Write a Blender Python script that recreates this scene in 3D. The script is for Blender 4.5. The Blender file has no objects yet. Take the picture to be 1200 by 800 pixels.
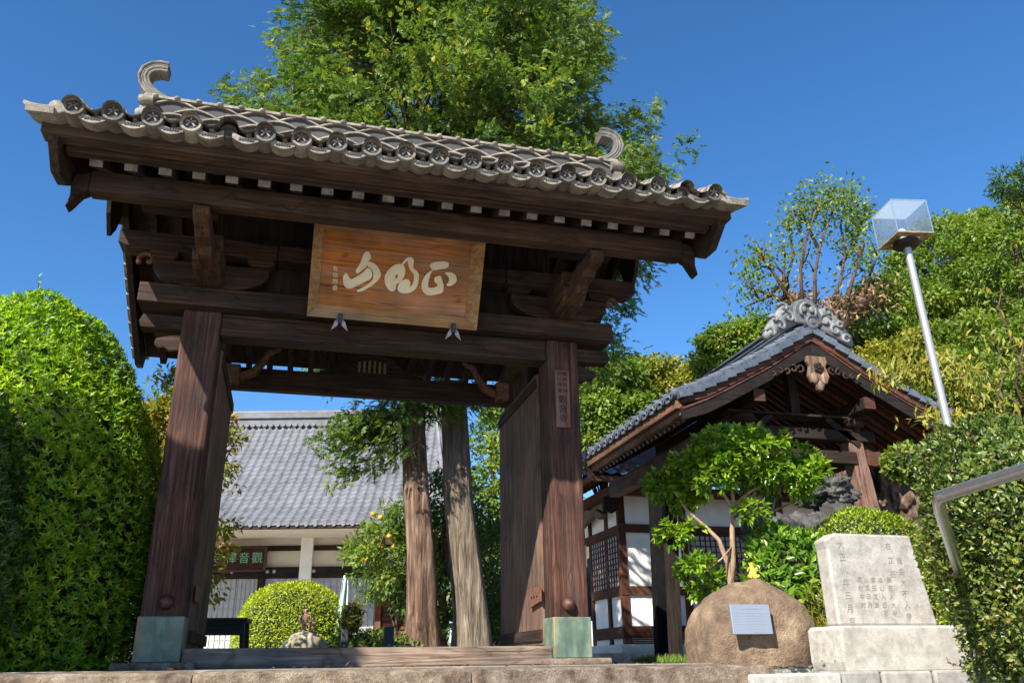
import bpy, bmesh, math, random
import numpy as np
from mathutils import Vector, Matrix, noise as mnoise

random.seed(7)
RNG = np.random.default_rng(11)
R = math.radians
scene = bpy.context.scene
COL = scene.collection

# ------------------------------------------------------------------ camera
CAM = np.array([-0.7464, -7.3176, -0.0375])
YAW, PIT, ROL, FPX = 0.2576, 0.3715, -0.0122, 967.38
_fw = np.array([math.sin(YAW) * math.cos(PIT), math.cos(YAW) * math.cos(PIT), math.sin(PIT)])
_r0 = np.array([math.cos(YAW), -math.sin(YAW), 0.0])
_u0 = np.cross(_r0, _fw)
_r = _r0 * math.cos(ROL) + _u0 * math.sin(ROL)
_u = -_r0 * math.sin(ROL) + _u0 * math.cos(ROL)
cd = bpy.data.cameras.new('camera')
cd.sensor_width = 36.0
cd.sensor_fit = 'HORIZONTAL'
cd.lens = FPX / 1200 * 36
cd.clip_start = 0.05
cd.clip_end = 2000
cam = bpy.data.objects.new('camera', cd)
COL.objects.link(cam)
m3 = Matrix([[_r[i], _u[i], -_fw[i]] for i in range(3)])
cam.matrix_world = Matrix.Translation(Vector(CAM)) @ m3.to_4x4()
scene.camera = cam

# ------------------------------------------------------------------ light
SUN_TRAVEL = Vector((0.97, 1.0, -1.12)).normalized()
_el = math.asin(-SUN_TRAVEL.z)
_az = math.atan2(-SUN_TRAVEL.x, -SUN_TRAVEL.y)
world = bpy.data.worlds.new('World')
scene.world = world
world.use_nodes = True
wn = world.node_tree.nodes
wl = world.node_tree.links
wn.clear()
sky = wn.new('ShaderNodeTexSky')
sky.sky_type = 'NISHITA'
sky.sun_disc = False
sky.sun_elevation = _el
sky.sun_rotation = _az
sky.altitude = 300
sky.air_density = 1.0
sky.dust_density = 0.1
sky.ozone_density = 6.0
bg = wn.new('ShaderNodeBackground')
bg.inputs['Strength'].default_value = 0.074
wo = wn.new('ShaderNodeOutputWorld')
hs = wn.new('ShaderNodeHueSaturation')
hs.inputs['Saturation'].default_value = 1.16
wl.new(sky.outputs[0], hs.inputs['Color'])
wl.new(hs.outputs[0], bg.inputs[0])
wl.new(bg.outputs[0], wo.inputs[0])
sl = bpy.data.lights.new('sun', 'SUN')
sl.energy = 4.2
sl.angle = R(0.53)
sl.color = (1.0, 0.94, 0.84)
so = bpy.data.objects.new('sun', sl)
COL.objects.link(so)
so.rotation_euler = SUN_TRAVEL.to_track_quat('-Z', 'Y').to_euler()
so.location = (-20, -20, 25)
scene.view_settings.view_transform = 'Standard'
scene.view_settings.look = 'None'
scene.view_settings.exposure = 1.5
scene.view_settings.gamma = 1.0
scene.view_settings.use_curve_mapping = False
scene.cycles.max_bounces = 8
scene.cycles.transparent_max_bounces = 16


# ------------------------------------------------------------------ placing
def ray(px, py):
    return _fw + _r * (px - 600) / FPX - _u * (py - 400) / FPX


HEAD = np.array([math.sin(YAW), math.cos(YAW), 0.0])


def P(px, py, d):
    """the point seen at photo pixel (px, py), d metres away along the heading"""
    k = ray(px, py)
    return CAM + k / k.dot(HEAD) * d


def ON(px, py, ax, v):
    k = ray(px, py)
    return CAM + k * ((v - CAM[ax]) / k[ax])


# ------------------------------------------------------------------ nodes
def mat(name):
    m = bpy.data.materials.new(name)
    m.use_nodes = True
    nt = m.node_tree
    for n in list(nt.nodes):
        nt.nodes.remove(n)
    out = nt.nodes.new('ShaderNodeOutputMaterial')
    b = nt.nodes.new('ShaderNodeBsdfPrincipled')
    nt.links.new(b.outputs[0], out.inputs[0])
    return m, nt, b, out


def N(nt, t, **kw):
    n = nt.nodes.new(t)
    for k, v in kw.items():
        if k in n.inputs.keys():
            n.inputs[k].default_value = v
        else:
            setattr(n, k, v)
    return n


def ramp(nt, fac, stops):
    n = nt.nodes.new('ShaderNodeValToRGB')
    e = n.color_ramp.elements
    while len(e) < len(stops):
        e.new(0.5)
    for i, (p, c) in enumerate(stops):
        e[i].position = p
        e[i].color = (*c, 1)
    nt.links.new(fac, n.inputs[0])
    return n


def mapped(nt, scale, rnd=True):
    tc = nt.nodes.new('ShaderNodeTexCoord')
    src = tc.outputs['Object']
    if rnd:
        oi = nt.nodes.new('ShaderNodeObjectInfo')
        mu = N(nt, 'ShaderNodeMath', operation='MULTIPLY')
        nt.links.new(oi.outputs['Random'], mu.inputs[0])
        mu.inputs[1].default_value = 13.7
        ad = N(nt, 'ShaderNodeVectorMath', operation='ADD')
        nt.links.new(src, ad.inputs[0])
        nt.links.new(mu.outputs[0], ad.inputs[1])
        src = ad.outputs[0]
    mp = nt.nodes.new('ShaderNodeMapping')
    mp.inputs['Scale'].default_value = scale
    nt.links.new(src, mp.inputs[0])
    return mp.outputs[0], src


def mixc(nt, a, b, fac, mode='MIX'):
    n = nt.nodes.new('ShaderNodeMix')
    n.data_type = 'RGBA'
    n.blend_type = mode
    for sock, v in ((6, a), (7, b)):
        if isinstance(v, tuple):
            n.inputs[sock].default_value = (*v, 1)
        else:
            nt.links.new(v, n.inputs[sock])
    if isinstance(fac, (int, float)):
        n.inputs[0].default_value = fac
    else:
        nt.links.new(fac, n.inputs[0])
    return n.outputs[2]


def bump(nt, b, h, strength, dist):
    n = N(nt, 'ShaderNodeBump', Strength=strength, Distance=dist)
    nt.links.new(h, n.inputs['Height'])
    nt.links.new(n.outputs[0], b.inputs['Normal'])


def wood(name, axis, dark, mid, light, rough=0.75, fine=1.0, split=0.5):
    m, nt, b, out = mat(name)
    s = [34 * fine] * 3
    s['xyz'.index(axis)] = 1.3
    v, src = mapped(nt, s)
    n1 = N(nt, 'ShaderNodeTexNoise', Scale=1.0, Detail=6.0, Roughness=0.65, Distortion=0.7)
    nt.links.new(v, n1.inputs[0])
    c1 = ramp(nt, n1.outputs[0], [(0.3, dark), (0.52, mid), (0.75, light)])
    n2 = N(nt, 'ShaderNodeTexNoise', Scale=2.2, Detail=4.0)
    nt.links.new(src, n2.inputs[0])
    c2 = ramp(nt, n2.outputs[0], [(0.35, (0.55, 0.55, 0.58)), (0.65, (1.2, 1.15, 1.1))])
    col = mixc(nt, c1.outputs[0], c2.outputs[0], 1.0, 'MULTIPLY')
    # long drying cracks
    s2 = [22] * 3
    s2['xyz'.index(axis)] = 0.9
    mp = nt.nodes.new('ShaderNodeMapping')
    mp.inputs['Scale'].default_value = s2
    nt.links.new(src, mp.inputs[0])
    vo = N(nt, 'ShaderNodeTexVoronoi', Scale=1.0, feature='DISTANCE_TO_EDGE')
    nt.links.new(mp.outputs[0], vo.inputs[0])
    cr = ramp(nt, vo.outputs[0], [(0.0, (0.45, 0.42, 0.4)), (0.035, (1, 1, 1))])
    col = mixc(nt, col, cr.outputs[0], 0.8, 'MULTIPLY')
    # greyed, weathered patches running along the grain
    s3 = [7] * 3
    s3['xyz'.index(axis)] = 0.8
    mp3 = nt.nodes.new('ShaderNodeMapping')
    mp3.inputs['Scale'].default_value = s3
    nt.links.new(src, mp3.inputs[0])
    n3 = N(nt, 'ShaderNodeTexNoise', Scale=1.0, Detail=7.0, Roughness=0.7)
    nt.links.new(mp3.outputs[0], n3.inputs[0])
    g = ramp(nt, n3.outputs[0], [(0.45, (0, 0, 0)), (0.72, (0.55, 0.55, 0.55))])
    gv = sum(mid) / 3 * 1.25
    gm_ = N(nt, 'ShaderNodeRGBToBW')
    nt.links.new(g.outputs[0], gm_.inputs[0])
    col = mixc(nt, col, (gv, gv * .95, gv * .9), gm_.outputs[0])
    # long splits
    s4 = [9] * 3
    s4['xyz'.index(axis)] = 0.55
    mp4 = nt.nodes.new('ShaderNodeMapping')
    mp4.inputs['Scale'].default_value = s4
    wb = N(nt, 'ShaderNodeTexNoise', Scale=3.0, Detail=2.0)
    nt.links.new(src, wb.inputs[0])
    wa = N(nt, 'ShaderNodeVectorMath', operation='SCALE')
    nt.links.new(wb.outputs['Color'], wa.inputs[0])
    wa.inputs['Scale'].default_value = 0.06
    wd_ = N(nt, 'ShaderNodeVectorMath', operation='ADD')
    nt.links.new(src, wd_.inputs[0])
    nt.links.new(wa.outputs[0], wd_.inputs[1])
    nt.links.new(wd_.outputs[0], mp4.inputs[0])
    v4 = N(nt, 'ShaderNodeTexVoronoi', Scale=1.0, feature='DISTANCE_TO_EDGE')
    nt.links.new(mp4.outputs[0], v4.inputs[0])
    c4 = ramp(nt, v4.outputs[0], [(0.0, (0.12, 0.11, 0.1)), (0.022, (1, 1, 1))])
    col = mixc(nt, col, c4.outputs[0], split, 'MULTIPLY')
    nt.links.new(col, b.inputs['Base Color'])
    b.inputs['Roughness'].default_value = rough
    b.inputs['Specular IOR Level'].default_value = 0.18
    hb_ = N(nt, 'ShaderNodeMath', operation='MULTIPLY')
    nt.links.new(n1.outputs[0], hb_.inputs[0])
    bw4 = N(nt, 'ShaderNodeRGBToBW')
    nt.links.new(c4.outputs[0], bw4.inputs[0])
    nt.links.new(bw4.outputs[0], hb_.inputs[1])
    bump(nt, b, hb_.outputs[0], 0.6, 0.008)
    return m


def stone(name, c0, c1, c2, speck=90.0, blot=3.0, bumpd=0.01, rough=0.85, spec=0.5):
    m, nt, b, out = mat(name)
    v, src = mapped(nt, (1, 1, 1))
    n1 = N(nt, 'ShaderNodeTexNoise', Scale=speck, Detail=3.0, Roughness=0.7)
    n2 = N(nt, 'ShaderNodeTexNoise', Scale=blot, Detail=6.0, Roughness=0.6)
    n3 = N(nt, 'ShaderNodeTexNoise', Scale=blot * 7, Detail=5.0, Roughness=0.65)
    for n in (n1, n2, n3):
        nt.links.new(src, n.inputs[0])
    base = ramp(nt, n2.outputs[0], [(0.32, c0), (0.5, c1), (0.7, c2)])
    sp = ramp(nt, n1.outputs[0], [(0.3, (0.55, 0.53, 0.5)), (0.5, (1, 1, 1)), (0.72, (1.25, 1.25, 1.25))])
    st = ramp(nt, n3.outputs[0], [(0.35, (0.6, 0.58, 0.55)), (0.6, (1.08, 1.08, 1.08))])
    col = mixc(nt, base.outputs[0], sp.outputs[0], spec, 'MULTIPLY')
    col = mixc(nt, col, st.outputs[0], 0.7, 'MULTIPLY')
    oi = nt.nodes.new('ShaderNodeObjectInfo')
    tv = ramp(nt, oi.outputs['Random'], [(0.0, (0.72, 0.72, 0.74)), (1.0, (1.18, 1.16, 1.12))])
    col = mixc(nt, col, tv.outputs[0], 1.0, 'MULTIPLY')
    nt.links.new(col, b.inputs['Base Color'])
    b.inputs['Roughness'].default_value = rough
    ad = N(nt, 'ShaderNodeMath', operation='ADD')
    nt.links.new(n1.outputs[0], ad.inputs[0])
    nt.links.new(n3.outputs[0], ad.inputs[1])
    bump(nt, b, ad.outputs[0], 0.6, bumpd)
    return m


def plain(name, c, rough=0.6, metal=0.0, var=0.15, scale=6.0, spec=0.4):
    m, nt, b, out = mat(name)
    v, src = mapped(nt, (1, 1, 1))
    n2 = N(nt, 'ShaderNodeTexNoise', Scale=scale, Detail=5.0)
    nt.links.new(src, n2.inputs[0])
    lo = tuple(x * (1 - var) for x in c)
    hi = tuple(min(1, x * (1 + var)) for x in c)
    c2 = ramp(nt, n2.outputs[0], [(0.35, lo), (0.65, hi)])
    nt.links.new(c2.outputs[0], b.inputs['Base Color'])
    b.inputs['Roughness'].default_value = rough
    b.inputs['Metallic'].default_value = metal
    b.inputs['Specular IOR Level'].default_value = spec
    bump(nt, b, n2.outputs[0], 0.15, 0.004)
    return m


def leafmat(name, stops, rough=0.45, trans=0.35, tcol=1.5, spec=0.4):
    m, nt, b, out = mat(name)
    at = N(nt, 'ShaderNodeAttribute', attribute_name='tint')
    c = ramp(nt, at.outputs['Fac'], stops)
    nt.links.new(c.outputs[0], b.inputs['Base Color'])
    b.inputs['Roughness'].default_value = rough
    b.inputs['Specular IOR Level'].default_value = spec
    tr = nt.nodes.new('ShaderNodeBsdfTranslucent')
    tc = mixc(nt, c.outputs[0], (tcol, tcol * 1.05, tcol * 0.5), 1.0, 'MULTIPLY')
    nt.links.new(tc, tr.inputs[0])
    mx = nt.nodes.new('ShaderNodeMixShader')
    mx.inputs[0].default_value = trans
    nt.links.new(b.outputs[0], mx.inputs[1])
    nt.links.new(tr.outputs[0], mx.inputs[2])
    nt.links.new(mx.outputs[0], out.inputs[0])
    return m


# gate timber, one material per grain direction
GD, GM, GL = (0.012, 0.0072, 0.005), (0.037, 0.0215, 0.0145), (0.092, 0.057, 0.040)
WX, WY, WZ = (wood('aged_timber_' + a, a, GD, GM, GL) for a in 'xyz')
UD, UM, UL = (0.03, 0.016, 0.009), (0.075, 0.038, 0.021), (0.14, 0.075, 0.043)
PX, PY_, PZ = (wood('weathered_post_timber_' + a, a, (0.016, 0.009, 0.007), (0.072, 0.032, 0.022), (0.17, 0.088, 0.066)) for a in 'xyz')
DOORW = wood('door_plank_timber', 'z', (0.045, 0.026, 0.017), (0.14, 0.083, 0.057), (0.26, 0.165, 0.12))
SILLW = wood('grey_sill_timber', 'x', (0.07, 0.05, 0.038), (0.22, 0.16, 0.12), (0.40, 0.31, 0.24))
RAFW = wood('rafter_timber', 'y', (0.018, 0.009, 0.006), (0.045, 0.022, 0.013), (0.09, 0.045, 0.027))
DARKW = wood('dark_timber', 'z', (0.008, 0.006, 0.005), (0.022, 0.015, 0.012), (0.045, 0.03, 0.024))
DARKX = wood('dark_timber_level', 'x', (0.010, 0.006, 0.005), (0.028, 0.017, 0.012), (0.055, 0.034, 0.025))
REDW = wood('red_brown_timber', 'z', (0.05, 0.017, 0.009), (0.12, 0.042, 0.022), (0.19, 0.075, 0.04))
REDX = wood('red_brown_timber_level', 'x', (0.05, 0.017, 0.009), (0.10, 0.038, 0.022), (0.16, 0.065, 0.04))
REDY = wood('red_brown_timber_deep', 'y', (0.06, 0.028, 0.015), (0.15, 0.075, 0.04), (0.26, 0.14, 0.08))
ENDW = plain('weathered_rafter_end', (0.12, 0.105, 0.09), 0.85, var=0.4, scale=14)
SIGNW = wood('signboard_panel_timber', 'x', (0.16, 0.055, 0.014), (0.38, 0.14, 0.032), (0.50, 0.21, 0.055), 0.6, 1.2, 0.0)
FRAMEW = wood('signboard_frame_timber', 'x', (0.17, 0.09, 0.034), (0.33, 0.19, 0.08), (0.45, 0.28, 0.13), 0.65, 1.0, 0.0)
PLATEW = wood('name_plate_timber', 'z', (0.10, 0.045, 0.03), (0.2, 0.10, 0.065), (0.28, 0.15, 0.1), 0.7)
CREAM = plain('cream_lettering', (0.62, 0.56, 0.42), 0.7, var=0.1)
INK = plain('black_ink', (0.015, 0.014, 0.013), 0.8)
SEAL = plain('red_seal', (0.45, 0.09, 0.05), 0.7)
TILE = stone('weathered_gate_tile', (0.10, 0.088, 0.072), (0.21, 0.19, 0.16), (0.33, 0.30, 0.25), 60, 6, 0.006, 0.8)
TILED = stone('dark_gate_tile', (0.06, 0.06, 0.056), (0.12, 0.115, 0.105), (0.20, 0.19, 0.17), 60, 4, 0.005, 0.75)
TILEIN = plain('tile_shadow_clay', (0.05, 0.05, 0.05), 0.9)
BTILE = stone('blue_grey_tile', (0.07, 0.085, 0.11), (0.10, 0.12, 0.15), (0.14, 0.165, 0.20), 40, 3, 0.003, 0.42, 0.25)
HTILE = stone('hall_roof_tile', (0.115, 0.12, 0.138), (0.135, 0.14, 0.16), (0.155, 0.16, 0.18), 3, 0.4, 0.002, 0.6, 0.2)
WHITE = plain('white_plaster', (0.80, 0.78, 0.74), 0.9, var=0.06, scale=3)
CREAMP = plain('cream_plaster', (0.62, 0.56, 0.46), 0.9, var=0.06, scale=2)
PAPER = plain('shoji_paper', (0.42, 0.41, 0.39), 0.9, var=0.04)
KERB = stone('stained_kerb_granite', (0.075, 0.052, 0.038), (0.21, 0.155, 0.11), (0.36, 0.30, 0.24), 110, 8, 0.03, 0.9, 0.7)
GRAN = stone('light_granite', (0.31, 0.295, 0.27), (0.37, 0.355, 0.33), (0.41, 0.395, 0.37), 170, 1.6, 0.006, 0.85, 0.8)
BOULD = stone('brown_boulder_stone', (0.06, 0.04, 0.03), (0.20, 0.135, 0.087), (0.37, 0.28, 0.185), 60, 2.2, 0.03, 0.85, 0.6)
ROCKG = stone('pale_garden_rock', (0.22, 0.19, 0.11), (0.38, 0.33, 0.22), (0.5, 0.44, 0.32), 60, 5, 0.015)
ROCKD = stone('dark_rockery_stone', (0.02, 0.02, 0.02), (0.05, 0.048, 0.046), (0.13, 0.125, 0.12), 40, 4, 0.02)
GRAVEL = stone('grey_gravel', (0.14, 0.15, 0.15), (0.22, 0.23, 0.22), (0.34, 0.34, 0.33), 45, 9, 0.03, 0.9, 0.9)
SAND = stone('pale_courtyard_gravel', (0.32, 0.29, 0.25), (0.40, 0.37, 0.32), (0.46, 0.43, 0.38), 80, 2, 0.01)
IRON = plain('dark_iron', (0.035, 0.028, 0.026), 0.55, 0.6)
RUST = plain('rusted_iron', (0.17, 0.075, 0.045), 0.7, 0.3, 0.3, 20)
BOSS = plain('rusty_boss_iron', (0.10, 0.05, 0.038), 0.6, 0.5, 0.3, 20)
HOOKW = plain('pale_hook_metal', (0.42, 0.36, 0.40), 0.45, 0.2)
HOOKD = plain('dark_hook_metal', (0.03, 0.045, 0.05), 0.5, 0.4)
STEEL = plain('brushed_steel', (0.52, 0.52, 0.53), 0.26, 0.9, 0.08, 30)
GALV = plain('painted_lamp_pole', (0.36, 0.37, 0.39), 0.42, 0.5, 0.06, 10)
BRONZE = plain('brown_bronze', (0.34, 0.18, 0.125), 0.5, 0.1, 0.25, 30)
OCHRE = plain('mossy_ochre_stone', (0.42, 0.34, 0.06), 0.9, 0.0, 0.35, 40)
PLAQ = plain('brushed_pale_plaque', (0.20, 0.24, 0.305), 0.5, 0.2, 0.03)
PLTXT = plain('plaque_lettering', (0.20, 0.22, 0.28), 0.6)
CARVE = plain('carved_letter_shade', (0.215, 0.195, 0.17), 0.95)  # darker grey paints the shade of carved cuts onto the raised stele letters
FABG = plain('pale_green_cloth', (0.34, 0.50, 0.42), 0.9, var=0.12)
FABW = plain('white_noren_cloth', (0.66, 0.58, 0.47), 0.9, var=0.1)
GREENL = plain('verdigris_lettering', (0.16, 0.42, 0.28), 0.7)
PLQD = wood('dark_red_plaque_timber', 'x', (0.03, 0.008, 0.006), (0.06, 0.016, 0.012), (0.09, 0.028, 0.02))


def copper_patina():
    m, nt, b, out = mat('verdigris_copper')
    v, src = mapped(nt, (9, 9, 1.4))
    n1 = N(nt, 'ShaderNodeTexNoise', Scale=1.0, Detail=5.0, Roughness=0.6)
    nt.links.new(v, n1.inputs[0])
    n2 = N(nt, 'ShaderNodeTexNoise', Scale=9.0, Detail=5.0)
    nt.links.new(src, n2.inputs[0])
    a = ramp(nt, n1.outputs[0], [(0.3, (0.07, 0.11, 0.085)), (0.5, (0.14, 0.185, 0.135)), (0.66, (0.24, 0.165, 0.09))])
    c = ramp(nt, n2.outputs[0], [(0.4, (0.75, 0.8, 0.78)), (0.7, (1.25, 1.3, 1.25))])
    nt.links.new(mixc(nt, a.outputs[0], c.outputs[0], 1.0, 'MULTIPLY'), b.inputs['Base Color'])
    b.inputs['Roughness'].default_value = 0.6
    b.inputs['Metallic'].default_value = 0.15
    bump(nt, b, n2.outputs[0], 0.25, 0.004)
    return m


COPPER = copper_patina()


def bark(name, c0, c1, c2, sx=9.0, sz=0.9):
    m, nt, b, out = mat(name)
    v, src = mapped(nt, (sx, sx, sz))
    n1 = N(nt, 'ShaderNodeTexNoise', Scale=1.0, Detail=7.0, Roughness=0.7, Distortion=0.8)
    nt.links.new(v, n1.inputs[0])
    a = ramp(nt, n1.outputs[0], [(0.32, c0), (0.5, c1), (0.7, c2)])
    n2 = N(nt, 'ShaderNodeTexNoise', Scale=1.4, Detail=4.0)
    nt.links.new(src, n2.inputs[0])
    c = ramp(nt, n2.outputs[0], [(0.35, (0.75, 0.7, 0.65)), (0.65, (1.15, 1.15, 1.1))])
    nt.links.new(mixc(nt, a.outputs[0], c.outputs[0], 1.0, 'MULTIPLY'), b.inputs['Base Color'])
    b.inputs['Roughness'].default_value = 0.9
    b.inputs['Specular IOR Level'].default_value = 0.15
    bump(nt, b, n1.outputs[0], 1.0, 0.045)
    return m


BARKR = bark('red_cypress_bark', (0.03, 0.019, 0.014), (0.14, 0.088, 0.064), (0.33, 0.24, 0.18), 16, 1.1)
BARKG = bark('grey_cypress_bark', (0.04, 0.031, 0.024), (0.15, 0.12, 0.092), (0.31, 0.27, 0.21), 16, 1.1)
BARKP = bark('pale_smooth_bark', (0.22, 0.15, 0.10), (0.36, 0.26, 0.18), (0.46, 0.36, 0.26), 5, 3)
BARKD = bark('dark_bark', (0.03, 0.02, 0.014), (0.09, 0.06, 0.042), (0.17, 0.12, 0.09))
BARKC = bark('gnarled_camphor_bark', (0.035, 0.024, 0.019), (0.13, 0.09, 0.07), (0.25, 0.19, 0.155), 12, 5)

L_BUSH = leafmat('broad_hedge_leaf', [(0, (0.08, 0.18, 0.011)), (0.5, (0.21, 0.35, 0.020)), (1, (0.44, 0.54, 0.03))], 0.42, 0.48)
L_CYP = leafmat('cypress_spray', [(0, (0.03, 0.07, 0.014)), (0.5, (0.098, 0.165, 0.024)), (0.9, (0.20, 0.25, 0.03)), (1, (0.36, 0.28, 0.03))], 0.6, 0.38)
L_AZA = leafmat('azalea_leaf', [(0, (0.13, 0.20, 0.008)), (0.5, (0.26, 0.33, 0.010)), (1, (0.38, 0.42, 0.015))], 0.5, 0.3)
L_CAM = leafmat('camellia_leaf', [(0, (0.05, 0.13, 0.014)), (0.55, (0.17, 0.30, 0.026)), (1, (0.38, 0.45, 0.035))], 0.27, 0.4, spec=0.5)
L_HEDGE = leafmat('ivy_hedge_leaf', [(0, (0.04, 0.075, 0.014)), (0.5, (0.095, 0.145, 0.024)), (0.88, (0.20, 0.225, 0.04)), (0.94, (0.26, 0.20, 0.05)), (1, (0.40, 0.17, 0.05))], 0.36, 0.22, spec=0.45)
L_HILL = leafmat('hill_broadleaf', [(0, (0.06, 0.11, 0.014)), (0.5, (0.125, 0.20, 0.024)), (1, (0.23, 0.27, 0.034))], 0.5, 0.38)
L_YEL = leafmat('yellow_green_leaf', [(0, (0.10, 0.13, 0.015)), (0.5, (0.20, 0.21, 0.025)), (1, (0.30, 0.27, 0.04))], 0.5, 0.35)
L_DARK = leafmat('dark_evergreen_leaf', [(0, (0.02, 0.055, 0.012)), (0.6, (0.05, 0.11, 0.018)), (1, (0.10, 0.16, 0.024))], 0.45, 0.25)
L_AUT = leafmat('turning_leaf', [(0, (0.09, 0.13, 0.015)), (0.5, (0.20, 0.20, 0.025)), (0.85, (0.32, 0.22, 0.03)), (1, (0.30, 0.09, 0.03))], 0.5, 0.4)
L_GRASS = leafmat('short_grass_blade', [(0, (0.06, 0.12, 0.015)), (1, (0.14, 0.2, 0.03))], 0.6, 0.2)
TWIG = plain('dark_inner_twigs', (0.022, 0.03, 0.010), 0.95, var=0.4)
FRUIT = plain('orange_citrus', (0.75, 0.30, 0.02), 0.5)


# ------------------------------------------------------------------ meshes
class MB:
    def __init__(s):
        s.v, s.f = [], []

    def add(s, vs, fs):
        o = len(s.v)
        s.v += [tuple(map(float, p)) for p in vs]
        s.f += [tuple(i + o for i in f) for f in fs]
        return s

    def box(s, x0, x1, y0, y1, z0, z1):
        return s.add([(x, y, z) for z in (z0, z1) for y in (y0, y1) for x in (x0, x1)],
                     [(0, 2, 3, 1), (4, 5, 7, 6), (0, 1, 5, 4), (2, 6, 7, 3), (0, 4, 6, 2), (1, 3, 7, 5)])

    def bar(s, p0, p1, w, h, up=(0, 0, 1), w1=None, h1=None):
        p0, p1 = Vector(p0), Vector(p1)
        d = (p1 - p0).normalized()
        side = d.cross(Vector(up)).normalized()
        u = side.cross(d).normalized()
        vs = []
        for p, a, b in ((p0, w, h), (p1, w1 or w, h1 or h)):
            for i, j in ((-1, -1), (1, -1), (1, 1), (-1, 1)):
                vs.append(p + side * (i * a / 2) + u * (j * b / 2))
        return s.add(vs, [(3, 2, 1, 0), (4, 5, 6, 7), (0, 1, 5, 4), (1, 2, 6, 5), (2, 3, 7, 6), (3, 0, 4, 7)])

    def prism(s, poly, axis, a0, a1):
        n = len(poly)
        f = {'x': lambda p, a: (a, p[0], p[1]), 'y': lambda p, a: (p[0], a, p[1]), 'z': lambda p, a: (p[0], p[1], a)}[axis]
        vs = [f(p, a0) for p in poly] + [f(p, a1) for p in poly]
        return s.add(vs, [tuple(range(n)), tuple(range(2 * n - 1, n - 1, -1))] +
                     [(i, i + n, (i + 1) % n + n, (i + 1) % n) for i in range(n)])

    def tube(s, path, rad, n=8, wob=0.0, seed=0):
        path = [Vector(p) for p in path]
        if isinstance(rad, (int, float)):
            rad = [rad] * len(path)
        vs, fs = [], []
        t0 = (path[1] - path[0]).normalized()
        ref = Vector((1, 0, 0)) if abs(t0.x) < 0.8 else Vector((0, 1, 0))
        a = (ref - t0 * ref.dot(t0)).normalized()
        for i, p in enumerate(path):
            t = (path[min(i + 1, len(path) - 1)] - path[max(i - 1, 0)]).normalized()
            a = (a - t * a.dot(t)).normalized()
            b = t.cross(a)
            for k in range(n):
                th = 2 * math.pi * k / n
                q = rad[i]
                if wob:
                    q *= 1 + wob * mnoise.noise(Vector((math.cos(th) * 1.5 + seed, math.sin(th) * 1.5, i * 0.35)))
                vs.append(p + (a * math.cos(th) + b * math.sin(th)) * q)
        m = len(path)
        for i in range(m - 1):
            for k in range(n):
                fs.append((i * n + k, i * n + (k + 1) % n, (i + 1) * n + (k + 1) % n, (i + 1) * n + k))
        fs.append(tuple(range(n - 1, -1, -1)))
        fs.append(tuple((m - 1) * n + k for k in range(n)))
        return s.add(vs, fs)

    def lathe(s, c, axis, prof, n=20):
        """prof: (radius, height along axis); closed with end caps when the radius is above 0"""
        ax = Vector(axis).normalized()
        ref = Vector((1, 0, 0)) if abs(ax.x) < 0.8 else Vector((0, 1, 0))
        a = (ref - ax * ref.dot(ax)).normalized()
        b = ax.cross(a)
        c = Vector(c)
        vs, fs = [], []
        for r, h in prof:
            r = max(r, 0.0004)
            for k in range(n):
                th = 2 * math.pi * k / n
                vs.append(c + ax * h + (a * math.cos(th) + b * math.sin(th)) * r)
        for i in range(len(prof) - 1):
            for k in range(n):
                fs.append((i * n + k, i * n + (k + 1) % n, (i + 1) * n + (k + 1) % n, (i + 1) * n + k))
        fs.append(tuple(range(n - 1, -1, -1)))
        fs.append(tuple((len(prof) - 1) * n + k for k in range(n)))
        return s.add(vs, fs)

    def blob(s, c, r, n=10, m=14):
        prof = [(math.sin(math.pi * i / n), -math.cos(math.pi * i / n)) for i in range(n + 1)]
        o = MB().lathe((0, 0, 0), (0, 0, 1), prof, m)
        c = Vector(c)
        return s.add([(c.x + v[0] * r[0], c.y + v[1] * r[1], c.z + v[2] * r[2]) for v in o.v], o.f)

    def xform(s, M):
        s.v = [tuple(M @ Vector(p)) for p in s.v]
        return s

    def build(s, name, m, thing=None, loc=None, bevel=0.0, smooth=False, local=False, fixn=True):
        o0 = Vector((0, 0, 0))
        if thing is not None and not local:
            p = thing
            while p.parent:
                p = p.parent
            o0 = p.location.copy()
        if loc is not None:
            o0 = Vector(loc)
        me = bpy.data.meshes.new(name)
        me.from_pydata([(v[0] - o0.x, v[1] - o0.y, v[2] - o0.z) for v in s.v], [], s.f)
        if fixn:
            bm = bmesh.new()
            bm.from_mesh(me)
            bmesh.ops.recalc_face_normals(bm, faces=bm.faces)
            bm.to_mesh(me)
            bm.free()
        if smooth:
            me.shade_smooth()
            if smooth != 'all':
                try:
                    me.set_sharp_from_angle(angle=R(40))
                except Exception:
                    pass
        me.materials.append(m)
        ob = bpy.data.objects.new(name, me)
        COL.objects.link(ob)
        if thing is not None:
            ob.parent = thing
        if loc is not None:
            ob.location = o0
        if bevel:
            bv = ob.modifiers.new('bevel', 'BEVEL')
            bv.width = bevel
            bv.segments = 2
            bv.limit_method = 'ANGLE'
            bv.angle_limit = R(50)
        return ob


def box(*a):
    return MB().box(*a)


def tag(o, label=None, cat=None, group=None, kind=None):
    if label:
        o['label'] = label
    if cat:
        o['category'] = cat
    if group:
        o['group'] = group
    if kind:
        o['kind'] = kind
    return o


def thing(name, label, cat, loc, rz=0.0, group=None):
    o = bpy.data.objects.new(name, None)
    o.empty_display_size = 0.2
    COL.objects.link(o)
    o.location = Vector([float(c) for c in loc])
    o.rotation_euler = (0, 0, rz)
    tag(o, label, cat, group)
    return o


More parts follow.
